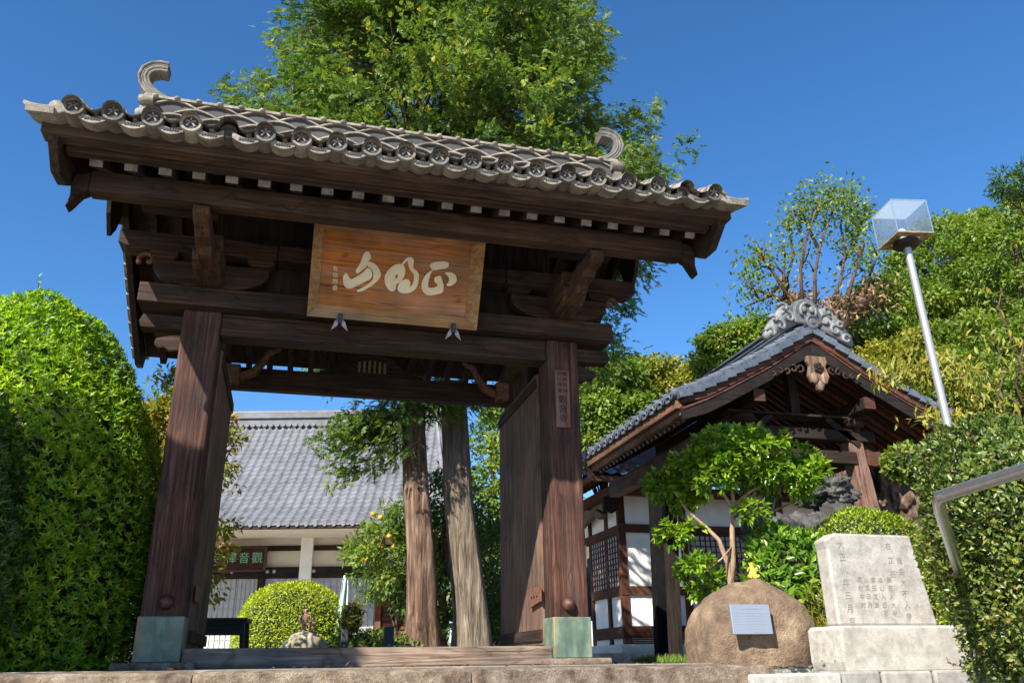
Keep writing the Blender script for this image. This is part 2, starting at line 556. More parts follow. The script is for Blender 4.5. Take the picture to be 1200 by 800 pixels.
def rawmesh(name, V, F4, m, thing_=None, loc=None, tint=None, smooth=False):
    """numpy quads -> object (vertices in world coordinates)"""
    V = np.asarray(V, dtype=np.float32)
    F4 = np.asarray(F4, dtype=np.int32)
    o0 = np.zeros(3)
    if thing_ is not None:
        p = thing_
        while p.parent:
            p = p.parent
        o0 = np.array(p.location)
    if loc is not None:
        o0 = np.array([float(c) for c in loc])
    me = bpy.data.meshes.new(name)
    me.vertices.add(len(V))
    me.vertices.foreach_set('co', (V - o0).astype(np.float32).ravel())
    k = F4.shape[1]
    me.loops.add(F4.size)
    me.loops.foreach_set('vertex_index', F4.ravel())
    me.polygons.add(len(F4))
    me.polygons.foreach_set('loop_start', np.arange(0, F4.size, k, dtype=np.int32))
    if tint is not None:
        a = me.attributes.new('tint', 'FLOAT', 'POINT')
        a.data.foreach_set('value', np.asarray(tint, dtype=np.float32))
    me.update(calc_edges=True)
    me.validate()
    if smooth:
        me.shade_smooth()
    me.materials.append(m)
    ob = bpy.data.objects.new(name, me)
    COL.objects.link(ob)
    if thing_ is not None:
        ob.parent = thing_
    elif loc is not None:
        ob.location = Vector(o0)
    return ob


def nrm(a):
    return a / np.maximum(np.linalg.norm(a, axis=-1, keepdims=True), 1e-9)


def leaves(name, pts, d, n, L, W, m, thing_=None, loc=None, tint=None, fold=0.18, kind=None):
    """one folded rhombic leaf per point, lying along d with face normal n"""
    d = nrm(d)
    side = nrm(np.cross(d, n))
    n = nrm(np.cross(side, d))
    L = np.broadcast_to(np.asarray(L, float), (len(pts),))[:, None]
    W = np.broadcast_to(np.asarray(W, float), (len(pts),))[:, None]
    mid = pts + d * L * 0.42
    up = n * W * fold
    V = np.stack([pts, mid + side * W * 0.5 + up, pts + d * L - n * L * 0.08, mid - side * W * 0.5 + up], 1).reshape(-1, 3)
    i = np.arange(len(pts)) * 4
    F = np.concatenate([np.stack([i, i + 1, i + 2], 1), np.stack([i, i + 2, i + 3], 1)])
    if tint is None:
        tint = RNG.random(len(pts))
    ob = rawmesh(name, V, F, m, thing_, loc, np.repeat(np.clip(tint, 0, 1), 4))
    if kind:
        ob['kind'] = kind
    return ob


def rdir(n):
    return nrm(RNG.normal(size=(n, 3)))


def waves(seed, freq=2.0, k=6):
    r = np.random.default_rng(seed)
    w = r.normal(size=(k, 3)) * freq
    ph = r.random(k) * 6.28
    return lambda p: np.sin(p @ w.T + ph).mean(-1) * 1.8


def shell(n, c, rad, seed=0, lump=0.1, depth=0.22, power=2.0, freq=2.2):
    """points just under the lumpy surface of a (super)ellipsoid, with outward normals"""
    dd = rdir(n)
    if power != 2.0:
        q = np.sign(dd) * np.abs(dd) ** (2.0 / power)
        sc = (np.abs(dd) ** power).sum(1) ** (-1.0 / power)
        q = dd * sc[:, None]
    else:
        q = dd
    w = waves(seed, freq)
    s = 1 + lump * w(dd * 1.5) + lump * 0.6 * waves(seed + 5, freq * 2.6)(dd * 1.5)
    t = 1 - depth * RNG.random(n) ** 2.2
    rad = np.asarray(rad, float)
    pts = np.asarray(c) + q * rad * (s * t)[:, None]
    return pts, nrm(dd / rad)


def core_mesh(c, rad, seed, lump, power=2.0, freq=2.2, k=0.86, zmin=-1e9):
    n, m_ = 22, 34
    vs = []
    for i in range(n + 1):
        for j in range(m_):
            a, b = math.pi * i / n, 2 * math.pi * j / m_
            vs.append((math.sin(a) * math.cos(b), math.sin(a) * math.sin(b), -math.cos(a)))
    dd = np.array(vs)
    q = dd
    if power != 2.0:
        q = dd * ((np.abs(dd) ** power).sum(1) ** (-1.0 / power))[:, None]
    s = 1 + lump * waves(seed, freq)(dd * 1.5) + lump * 0.6 * waves(seed + 5, freq * 2.6)(dd * 1.5)
    V = np.asarray(c) + q * np.asarray(rad) * (s * k)[:, None]
    V[:, 2] = np.maximum(V[:, 2], zmin)
    F = [(i * m_ + j, i * m_ + (j + 1) % m_, (i + 1) * m_ + (j + 1) % m_, (i + 1) * m_ + j) for i in range(n) for j in range(m_)]
    return V, F


def bush(name, label, cat, c, rad, base, n, L, W, m, seed, lump=0.08, power=2.0, twist=0.7, upb=0.5, group=None,
         depth=0.2, freq=2.2, whorl=0, clip=None, shear=0.0):
    t = thing(name, label, cat, base, group=group)
    pts, nn = shell(n, c, rad, seed, lump, depth, power, freq)
    keep = pts[:, 2] > base[2] - 0.02
    if clip is not None:
        keep &= clip(pts)
    pts, nn = pts[keep], nn[keep]
    pts[:, 0] -= shear * (pts[:, 2] - c[2])
    tint = RNG.random(len(pts)) * 0.7 + 0.15 + 0.25 * waves(seed + 9, 1.3)(pts)
    if whorl:
        ax = nrm(nn * 0.6 + rdir(len(pts)) * 0.55 + np.array([0, 0, 0.45]))
        a = nrm(np.cross(ax, rdir(len(pts))))
        b = np.cross(ax, a)
        P_, D_, N_, T_ = [], [], [], []
        for k in range(whorl):
            th = 2 * math.pi * k / whorl + RNG.random(len(pts))[:, None] * 0.8
            rr = a * np.cos(th) + b * np.sin(th)
            tilt = 0.35 + 1.0 * RNG.random(len(pts))[:, None]
            P_.append(pts)
            D_.append(nrm(rr + ax * tilt))
            N_.append(nrm(ax - rr * tilt))
            T_.append(tint + RNG.normal(size=len(pts)) * 0.1)
        pts, d, nor, tint = (np.concatenate(q) for q in (P_, D_, N_, T_))
    else:
        d = nrm(nn * 0.5 + rdir(len(pts)) * twist + np.array([0, 0, 0.25]))
        nor = nrm(nn + rdir(len(pts)) * twist * 0.9 + np.array([0, 0, upb]))
    s = RNG.uniform(0.7, 1.25, len(pts))
    leaves('foliage', pts, d, nor, L * s, W * s, m, t, tint=tint)
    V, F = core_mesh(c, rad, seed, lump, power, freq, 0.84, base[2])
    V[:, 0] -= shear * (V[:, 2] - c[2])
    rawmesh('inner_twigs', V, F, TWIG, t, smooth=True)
    return t


def tree(name, label, base, top, cc, cr, nclump, nleaf, clr, L, W, lm, bm_, r0, seed, group=None, cat='tree',
         shellish=0.55, limbs=14, flat=0.75, lean=None, limbr=0.35):
    rr = random.Random(seed)
    rg = np.random.default_rng(seed)
    t = thing(name, label, cat, base, group=group)
    base, top, cc, cr = Vector(base), Vector(top), np.asarray(cc, float), np.asarray(cr, float)
    path, rad = [], []
    for i in range(9):
        s = i / 8
        p = base.lerp(top, s)
        p += Vector((rr.uniform(-1, 1), rr.uniform(-1, 1), 0)) * (0.05 * (top - base).length * s * (1 - s) * 2)
        path.append(p)
        rad.append(r0 * (1.0 - 0.78 * s) * (1.35 if i == 0 else 1))
    MB().tube(path, rad, 10, 0.25, seed).build('trunk', bm_, t, smooth='all')
    dd = nrm(rg.normal(size=(nclump, 3)))
    q = rg.random(nclump) ** (1 / 3.0)
    q = shellish + (1 - shellish) * q
    ctr = cc + dd * cr * (q * (1 + 0.16 * waves(seed, 2.0)(dd * 1.5)))[:, None]
    mb = MB()
    for i in range(limbs):
        c = Vector(ctr[i])
        s = rr.uniform(0.3, 0.95)
        k = int(s * 8)
        a = path[k]
        mid = a.lerp(c, 0.5) + Vector((rr.uniform(-.1, .1), rr.uniform(-.1, .1), rr.uniform(-0.05, 0.2))) * (c - a).length
        mb.tube([a, a.lerp(mid, 0.55) + Vector((0, 0, 0.03)), mid, mid.lerp(c, 0.6), c],
                [rad[k] * limbr * 1.5, rad[k] * limbr * 1.1, rad[k] * limbr * .8, rad[k] * limbr * .5, rad[k] * limbr * 0.2], 6)
    mb.build('branches', bm_, t, smooth='all')
    e = nrm(rg.normal(size=(nclump * nleaf, 3)))
    rr_ = rg.random(nclump * nleaf) ** 0.5
    cs = np.repeat(clr * rg.uniform(0.65, 1.35, nclump), nleaf)
    pts = np.repeat(ctr, nleaf, 0) + e * np.array([1, 1, flat]) * (cs * rr_)[:, None]
    out = nrm(pts - cc)
    d = nrm(e * 0.6 + out * 0.3 + rdir(len(pts)) * 0.8 + np.array([0, 0, -0.15]))
    nor = nrm(e * 0.5 + out * 0.3 + rdir(len(pts)) * 0.6 + np.array([0, 0, 0.7]))
    tint = np.repeat(rg.uniform(0.1, 0.7, nclump), nleaf) + rg.uniform(-0.15, 0.4, len(pts))
    sz = rg.uniform(0.7, 1.3, len(pts))
    leaves('crown', pts, d, nor, L * sz, W * sz, lm, t, tint=tint)
    return t


def text(name, body, size, m, thing_, M, depth=0.002, sx=1.0):
    cu = bpy.data.curves.new('lettering', 'FONT')
    cu.body = body
    cu.size = size
    cu.extrude = depth
    cu.align_x = 'CENTER'
    cu.align_y = 'CENTER'
    cu.resolution_u = 3
    tmp = bpy.data.objects.new('lettering', cu)
    COL.objects.link(tmp)
    dg = bpy.context.evaluated_depsgraph_get()
    dg.update()
    me = bpy.data.meshes.new_from_object(tmp.evaluated_get(dg))
    bpy.data.objects.remove(tmp)
    me.name = name
    p = thing_
    while p.parent:
        p = p.parent
    M2 = Matrix.Translation(-p.location) @ M if p.rotation_euler.z == 0 else M
    me.transform(M2 @ Matrix.Diagonal((sx, 1, 1, 1)))
    me.materials.clear()
    me.materials.append(m)
    ob = bpy.data.objects.new(name, me)
    COL.objects.link(ob)
    ob.parent = thing_
    return ob


def frame(o, ex, ey):
    """matrix of a local frame: text lies in the ex-ey plane, facing ex x ey"""
    ex, ey = Vector(ex).normalized(), Vector(ey).normalized()
    ez = ex.cross(ey).normalized()
    ey = ez.cross(ex)
    return Matrix(((ex.x, ey.x, ez.x, o[0]), (ex.y, ey.y, ez.y, o[1]), (ex.z, ey.z, ez.z, o[2]), (0, 0, 0, 1)))


def rock(name, c, rad, m, seed, amp=0.12, freq=1.6, power=2.6, sub=4, thing_=None, loc=None, zmin=None, fine=0.03):
    bm = bmesh.new()
    bmesh.ops.create_icosphere(bm, subdivisions=sub, radius=1)
    for v in bm.verts:
        p = v.co.copy()
        s = (abs(p.x) ** power + abs(p.y) ** power + abs(p.z) ** power) ** (-1 / power)
        o = Vector((seed * 3.1, seed * 1.7, seed * 0.9))
        s *= 1 + amp * mnoise.noise(p * freq + o) + fine * mnoise.noise(p * freq * 4 + o)
        q = p * s
        v.co = Vector((c[0] + q.x * rad[0], c[1] + q.y * rad[1], c[2] + q.z * rad[2]))
        if zmin is not None:
            v.co.z = max(v.co.z, zmin)
    vs = [tuple(v.co) for v in bm.verts]
    fs = [tuple(v.index for v in f.verts) for f in bm.faces]
    bm.free()
    return MB().add(vs, fs).build(name, m, thing_, loc, smooth='all')


def tile_sheet(prof, fn, us, cross, row, step, name, m, thing_, ulim=None, local=False):
    """roof tiles: prof is the slope from eave to ridge in (h, z), us column origins, cross = one column (du, lift)"""
    pr = [Vector(p) for p in prof]
    seg = [(pr[i + 1] - pr[i]).length for i in range(len(pr) - 1)]
    tot = sum(seg)

    def at(s):
        i = 0
        while i < len(seg) - 1 and s > seg[i]:
            s -= seg[i]
            i += 1
        t = (pr[i + 1] - pr[i]).normalized()
        return pr[i] + t * s, Vector((-t.y, t.x)) if t.x >= 0 else Vector((t.y, -t.x))
    nrow = max(1, int(round(tot / row)))
    rings = []
    for k in range(nrow):
        rings.append((tot * k / nrow, step))
        rings.append((tot * (k + 1) / nrow, 0.0))
    cols = [(u0 + du, lf) for u0 in us for du, lf in cross]
    V = []
    for s, st in rings:
        p, n = at(s)
        lim = ulim(s / tot) if ulim else None
        for u, lf in cols:
            if lim:
                u = min(max(u, lim[0]), lim[1])
            q = p + n * (lf + st)
            V.append(fn(u, q.x, q.y))
    nc = len(cols)
    F = [(i * nc + j, i * nc + j + 1, (i + 1) * nc + j + 1, (i + 1) * nc + j) for i in range(len(rings) - 1) for j in range(nc - 1)]
    return MB().add(V, F).build(name, m, thing_, local=local)


def roll_cross(du, r):
    c = []
    for k in range(7):
        a = math.pi * (1 - k / 6)
        c.append((r * math.cos(a), r * math.sin(a) * 0.95 + 0.012))
    for k in range(1, 4):
        x = r + (du - 2 * r) * k / 4
        c.append((x, 0.012 - 0.022 * math.sin(math.pi * k / 4)))
    return c


def wave_cross(du, h):
    pts = [(0, .55), (.12, .9), (.25, 1.0), (.36, .75), (.48, .3), (.62, .03), (.75, 0.0), (.88, .2)]
    return [(du * a, h * b) for a, b in pts]

# ================================================================== setting
def structure(o):
    o['kind'] = 'structure'
    return o


def sheet(name, pts, z, m, th=0.5):
    return structure(MB().prism(pts, 'z', z - th, z).build(name, m))


sheet('terrace_ground', [(-400, -0.62), (2.9, -0.62), (2.9, 0.6), (400, 0.6), (400, 900), (-400, 900)], -0.055, SAND)
sheet('approach_ground', [(-400, -400), (400, -400), (400, -0.62), (-400, -0.62)], -1.66, stone('pale_approach_paving', (0.40, 0.36, 0.30), (0.50, 0.45, 0.38), (0.56, 0.52, 0.45), 80, 2, 0.01))
# stone stair that climbs to the gate, in front of the kerb and out of the picture
st = MB()
for i in range(10):
    st.box(-4.2, 2.6, -1.62 - 0.34 * i - 0.34, -1.62 - 0.34 * i, -1.7, -0.24 - 0.15 * i)
structure(st.build('stone_stairs', KERB, bevel=0.015))

# gravel bed and the bank on the right
structure(MB().box(2.92, 9.0, -0.975, 0.58, -1.6, -0.105).build('gravel_bed', GRAVEL))
structure(MB().box(3.0, 9.0, -5.5, -1.34, -1.6, -0.42).build('planting_bed', GRAVEL))
# hill behind, rising to the right
nx, ny = 70, 60
xs = np.linspace(9.3, 75, nx)
ys = np.linspace(0.5, 95, ny)
V, F = [], []
for y in ys:
    for x in xs:
        h = 9.5 * (1 - math.exp(-max(0, x - 9.3 + (y - 6) * 0.10) / 9.0)) * min(1, 0.35 + y / 22)
        h += 0.35 * mnoise.noise(Vector((x * .25, y * .25, 3))) * min(1, h)
        V.append((x, y, -0.1 + h))
F = [(j * nx + i, j * nx + i + 1, (j + 1) * nx + i + 1, (j + 1) * nx + i) for j in range(ny - 1) for i in range(nx - 1)]
HILLM = stone('hill_leaf_litter', (0.05, 0.045, 0.02), (0.09, 0.075, 0.035), (0.13, 0.11, 0.06), 8, 0.8, 0.05)
structure(MB().add(V, F).build('hill', HILLM, smooth='all'))

# granite kerb blocks in front of the gate
KX = [(-4.6, -1.31), (-1.302, 0.53), (0.538, 2.9)]
kl = ['long stained granite kerb block below the left post and the big hedge',
      'middle granite kerb block in front of the wooden threshold',
      'granite kerb block below the right post with its end beside the boulder']
for (x0, x1), l in zip(KX, kl):
    b = MB()
    n = 40
    V, F = [], []
    for i in range(n + 1):
        x = x0 + (x1 - x0) * i / n
        jag = 0.012 * mnoise.noise(Vector((x * 5, 1, 0))) + 0.008 * mnoise.noise(Vector((x * 17, 4, 0)))
        jz = 0.008 * mnoise.noise(Vector((x * 7, 9, 0)))
        e = 0.02 if i in (0, n) else 0
        ring = [(-0.70, -0.50), (-1.27 + e, -0.50), (-1.28 + jag + e, -0.25), (-1.26 + jag + e, -0.085 + jz - e), (-1.22, -0.068 + jz * .6 - e), (-0.64, -0.058 - e)]
        V += [(x, y, z) for y, z in ring]
    for i in range(n):
        for k in range(6):
            F.append((i * 6 + k, i * 6 + (k + 1) % 6, (i + 1) * 6 + (k + 1) % 6, (i + 1) * 6 + k))
    F += [tuple(range(5, -1, -1)), tuple(n * 6 + k for k in range(6))]
    o = b.add(V, F).build('kerb_block', KERB, loc=((x0 + x1) / 2, -0.97, -0.5))
    tag(o, l, 'kerb stone', 'granite kerb blocks in front of the gate')

# ================================================================== gate
S2 = 1.7          # half the post spacing
HW = 0.1625
gate = thing('temple_gate', 'old dark timber temple gate with grey tiled roof on two thick posts', 'gate', (0, 0.16, -0.055))
for sx in (-1, 1):
    x = sx * S2
    bs = box(x - 0.30, x + 0.30, -0.17, 0.55, -0.06, 0.0)
    bs.build('base_stone', KERB, gate, bevel=0.02)
    p = box(x - HW, x + HW, 0.0, 0.325, 0.02, 2.966).build('post', PZ, gate, bevel=0.022)
    box(x - HW - .012, x + HW + .012, -0.012, 0.337, 0.001, 0.34).build('metal_shoe', COPPER, p, bevel=0.008)
    bx = x + (0.02 if sx < 0 else -0.03)
    MB().lathe((bx, 0.003, 0.445), (0, -1, 0), [(.058, 0), (.06, .015), (.052, .045), (.034, .066), (.012, .077), (0, .08)], 20).build('boss', BOSS, p, smooth='all')
    # rear posts and side frames
    box(x - .12 + sx * .06, x + .12 + sx * .06, 1.93, 2.17, -.05, 3.45).build('rear_post', WZ, gate, bevel=0.01)
    box(x - .05 + sx * .04, x + .05 + sx * .04, .327, 1.928, 2.56, 2.78).build('side_beam', WY, gate, bevel=0.008)
    box(x - .05 + sx * .04, x + .05 + sx * .04, .327, 1.928, -.05, .08).build('side_sill', WY, gate, bevel=0.008)
    b = MB()
    for k in range(7):
        y0 = .335 + k * .2265
        b.box(x - .015 + sx * .05, x + .015 + sx * .05 - .003 * (k % 2), y0, y0 + .2225, .082, 2.556)
    b.build('side_boarding', DOORW, gate)
# threshold, head beam and tie beam
box(-S2 + HW + .014, S2 - HW - .014, 0.03, 0.215, -.05, 0.102).build('threshold', SILLW, gate, bevel=0.012)
box(-2.245, 2.209, -0.10, 0.36, 2.968, 3.154).build('head_beam', WX, gate, bevel=0.014)
box(-S2 + HW + .002, S2 - HW - .002, 0.022, 0.25, 2.748, 2.958).build('tie_beam', WX, gate, bevel=0.012)
for sx in (-1, 1):
    MB().prism([(sx * 1.865, 2.80), (sx * 2.22, 2.80), (sx * 2.24, 2.86), (sx * 2.21, 2.93), (sx * 1.865, 2.93)], 'y', 0.10, 0.25).build('tie_beam_end', WX, gate, bevel=0.01)
    nose = [(sx * 1.864, 2.60), (sx * 1.95, 2.585), (sx * 2.0, 2.62), (sx * 2.045, 2.61), (sx * 2.09, 2.65), (sx * 2.08, 2.71), (sx * 2.0, 2.73), (sx * 1.93, 2.755), (sx * 1.864, 2.76)]
    MB().prism(nose, 'y', 0.11, 0.2).build('carved_nose', WX, gate, bevel=0.015)
# open doors, folded back against the side walls
for sx in (-1, 1):
    xd = sx * 1.535
    d = MB()
    for k in range(6):
        y0 = .30 + k * .265
        d.box(xd - .02, xd + .02 - .003 * (k % 2), y0, y0 + .2615, .115, 2.70)
    dl = d.build('door_leaf', DOORW, gate)
    for z in (.20, 2.60):
        box(xd - .04 if sx > 0 else xd + .021, xd - .021 if sx > 0 else xd + .04, .30, 1.885, z - .05, z + .05).build('door_rail', WY, dl, bevel=.006)
    if sx > 0:
        MB().prism([(.235, .49), (.60, .45), (.60, .49), (.63, .53), (.60, .57), (.60, .62), (.235, .625)], 'x', xd - .055, xd - .041).build('hinge_strap', RUST, dl)
        n = MB()
        for y in (.33, .42, .51):
            n.lathe((xd - .055, y, .545), (-1, 0, 0), [(.016, 0), (.012, .01), (0, .014)], 8)
        n.build('strap_nail', IRON, dl)
    else:
        box(xd + .041, xd + .055, .235, .6, .47, .6).build('hinge_strap', RUST, dl)
# rear beam with its frog-leg strut and hooked brackets
box(-1.95, 1.95, 1.985, 2.125, 2.88, 3.13).build('rear_beam', WX, gate, bevel=0.012)
fl = [(-.62, 3.132), (-.60, 3.165), (-.45, 3.19), (-.33, 3.27), (-.22, 3.36), (-.1, 3.395), (.1, 3.395), (.22, 3.36), (.33, 3.27), (.45, 3.19), (.60, 3.165), (.62, 3.132)]
fs = MB().prism(fl, 'y', 2.01, 2.09).build('frog_leg_strut', WX, gate, bevel=.008)
sl_ = MB()
for k in range(6):
    sl_.box(-.17 + k * .06, -.14 + k * .06, 2.001, 2.009, 3.17, 3.33 - .012 * abs(k - 2.5))
sl_.build('strut_slats', plain('pale_slat', (0.16, 0.105, 0.07), 0.8), fs)
for sx in (-1, 1):
    hk = [Vector((sx * 1.60, 2.03, 2.98)), Vector((sx * 1.45, 2.0, 2.95)), Vector((sx * 1.33, 1.96, 2.99)), Vector((sx * 1.24, 1.93, 3.1)), Vector((sx * 1.19, 1.92, 3.22)), Vector((sx * 1.05, 1.9, 3.27))]
    MB().tube([Vector((p.x, p.y - .06, p.z + .05)) for p in hk], [.055, .06, .055, .045, .04, .025], 8).build('hooked_bracket', REDY, gate, smooth='all')
    box(sx * 1.55 - .08, sx * 1.55 + .08, 1.86, 1.984, 2.90, 3.12).build('bearing_block', REDY, gate, bevel=.01)
# rear purlin carrying the rear rafters, bracket blocks under it
box(-2.45, 2.45, 2.0, 2.13, 3.47, 3.60).build('rear_purlin', WX, gate, bevel=.01)
# cross arms over the posts that carry the front purlin
for sx in (-1, 1):
    x = sx * 1.66
    pl = [(1.95, 3.16), (1.95, 3.38), (-1.17, 3.38), (-1.20, 3.36), (-1.20, 3.30), (-1.12, 3.27), (-1.0, 3.265), (-.93, 3.225), (-.78, 3.215), (-.70, 3.17), (-.5, 3.16)]
    arm = MB().prism(pl, 'x', x - .062, x + .062).build('cross_arm', wood('arm_timber_%s' % ('deep' if sx > 0 else 'pale'), 'y', UD, UM, UL), gate, bevel=.01)
    # boat-shaped bracket on the head beam
    c = sx * 1.66
    bt = [(c - .50, 3.40), (c - .50, 3.31), (c - .44, 3.24), (c - .34, 3.19), (c - .22, 3.158), (c + .22, 3.158), (c + .34, 3.19), (c + .44, 3.24), (c + .50, 3.31), (c + .50, 3.40)]
    MB().prism(bt, 'y', -.075, .075).build('boat_bracket', WX, gate, bevel=.01)
    for dx in (-.42, 0, .42):
        MB().prism([(c + dx - .085, 3.40), (c + dx - .12, 3.43), (c + dx - .12, 3.468), (c + dx + .12, 3.468), (c + dx + .12, 3.43), (c + dx + .085, 3.40)], 'y', -.115, .105).build('bearing_block', WX, gate, bevel=.006)
    fb = [(-.08, 3.158), (-.44, 3.158), (-.55, 3.20), (-.58, 3.27), (-.56, 3.31), (-.47, 3.335), (-.52, 3.39), (-.54, 3.465), (-.08, 3.465)]
    MB().prism(fb, 'x', x - .115, x + .115).build('front_block', wood('block_timber_%s' % ('deep' if sx > 0 else 'pale'), 'y', (.02, .011, .007), (.062, .034, .02), (.13, .075, .045)), gate, bevel=.012)
    b = MB().prism([(sx * 1.1, 3.47), (sx * 2.40, 3.47), (sx * 2.47, 3.50), (sx * 2.47, 3.63), (sx * 1.1, 3.63)], 'y', -.14, .08)
    b.build('upper_beam', WX, gate, bevel=.012)
    curl = MB()
    pts = []
    for k in range(12):
        a = -0.6 + k * 0.5
        rr = .085 - .0062 * k
        pts.append((sx * (2.24 - .02) + sx * rr * math.cos(a), -.03, 3.40 + rr * math.sin(a)))
    curl.tube(pts, .024, 6)
    curl.build('scroll_carving', REDY, gate, smooth='all')
box(-1.095, 1.095, -.13, .08, 3.475, 3.63).build('upper_beam', WX, gate, bevel=.012)
w = MB()
for k in range(24):
    x0 = -1.56 + k * .13
    w.box(x0, x0 + .127, .10, .125 - .004 * (k % 2), 3.157, 4.2)
w.build('upper_boarding', DARKW, gate)
box(-2.46, 2.46, .42, .58, 4.19, 4.35).build('ridge_purlin', WX, gate)
for sx in (-1, 1):
    box(sx * 1.66 - .07, sx * 1.66 + .07, .43, .57, 3.385, 4.185).build('ridge_strut', WZ, gate)
# eave: front purlin, rafters, eave boards
box(-2.49, 2.49, -1.20, -1.05, 3.388, 3.568).build('front_purlin', wood('purlin_timber', 'x', (.018, .010, .0065), (.05, .028, .017), (.10, .06, .038)), gate, bevel=.012)
for sx in (-1, 1):
    nz = [(sx * 2.491, 3.40), (sx * 2.54, 3.37), (sx * 2.60, 3.27), (sx * 2.63, 3.235), (sx * 2.61, 3.33), (sx * 2.62, 3.43), (sx * 2.60, 3.52), (sx * 2.491, 3.555)]
    MB().prism(nz, 'y', -1.19, -1.06).build('purlin_nose', WX, gate, bevel=.01)
for k in range(21):
    x = -2.406 + k * 0.2431
    rb = MB().bar((x, -1.43, 3.515), (x, .47, 4.465), .095, .10).build('rafter', RAFW, gate)
    MB().bar((x, -1.4335, 3.513), (x, -1.4305, 3.5145), .092, .096).build('rafter_end', ENDW, rb)
    MB().bar((x, 2.66, 3.36), (x, .53, 4.465), .068, .10).build('rear_rafter', RAFW, gate)
box(-2.60, 2.60, -1.525, -1.437, 3.512, 3.632).build('lower_eave_board', WX, gate, bevel=.008)
V = []
b = MB()
n = 24
ring = [(-1.675, 3.537), (-1.528, 3.537), (-1.528, 3.655), (-1.675, 3.665)]
for i in range(n + 1):
    x = -2.74 + 5.48 * i / n
    lift = .02 * (abs(x) / 2.74) ** 5
    V += [(x, y, z + lift) for y, z in ring]
F = [(i * 4 + k, i * 4 + (k + 1) % 4, (i + 1) * 4 + (k + 1) % 4, (i + 1) * 4 + k) for i in range(n) for k in range(4)]
F += [(3, 2, 1, 0), tuple(n * 4 + k for k in range(4))]
b.add(V, F).build('upper_eave_board', wood('eave_board_timber', 'x', (.022, .013, .008), (.062, .037, .025), (.13, .083, .058)), gate, bevel=.008)
deck = [(-1.527, 3.635), (.5, 4.565), (2.72, 3.42), (2.74, 3.50), (.5, 4.90), (-1.2, 3.86), (-1.527, 3.70)]
MB().prism(deck, 'x', -2.62, 2.62).build('roof_deck', RAFW, gate)
# barge boards
for sx in (-1, 1):
    bb = [(-1.64, 3.50), (-1.45, 3.36), (-1.25, 3.37), (-.5, 3.82), (.5, 4.36), (1.5, 3.80), (2.5, 3.24), (2.66, 3.25), (2.74, 3.42), (.5, 4.62), (-1.64, 3.60)]
    x0, x1 = sorted((sx * 2.623, sx * 2.69))
    MB().prism(bb, 'x', x0, x1).build('barge_board', WY, gate, bevel=.006)
    cp = [(-.02, 4.40), (.14, 4.18), (.22, 4.25), (.34, 4.02), (.5, 3.86), (.66, 4.02), (.78, 4.25), (.86, 4.18), (1.02, 4.40), (.5, 4.52)]
    x0, x1 = sorted((sx * 2.692, sx * 2.73))
    MB().prism(cp, 'x', x0, x1).build('gable_pendant', WY, gate)

# gate roof tiles
DU = 5.01 / 19
us = [-2.51 + k * DU for k in range(19)]
fr = [(-1.86, 3.655), (-1.3, 3.90), (-.6, 4.27), (0, 4.65), (.5, 5.02)]
re_ = [(2.90, 3.50), (2.3, 3.80), (1.5, 4.28), (.9, 4.70), (.5, 5.02)]
cr_ = roll_cross(DU, .07)
tile_sheet(fr, lambda u, h, z: (u, h, z), us + [2.50], cr_[:7] if False else cr_, .19, .018, 'front_tiles', TILE, gate, lambda s: (-2.60, 2.60))
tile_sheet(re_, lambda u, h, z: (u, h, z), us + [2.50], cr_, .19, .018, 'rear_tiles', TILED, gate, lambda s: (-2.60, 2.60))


def emblem(c, r, name, par, m):
    """the character for 'great' in five strokes on an eave tile disc"""
    b = MB()
    x, y, z = c
    def stroke(a, q, w0, w1):
        b.bar((x + a[0] * r, y, z + a[1] * r), (x + q[0] * r, y, z + q[1] * r), w0 * r, .012, up=(0, 1, 0), w1=w1 * r)
    stroke((-.66, .2), (.66, .25), .15, .19)
    stroke((0, .72), (-.03, .15), .2, .17)
    stroke((-.03, .2), (-.55, -.58), .2, .12)
    stroke((.02, .2), (.56, -.55), .17, .24)
    return b.build(name, m, par)


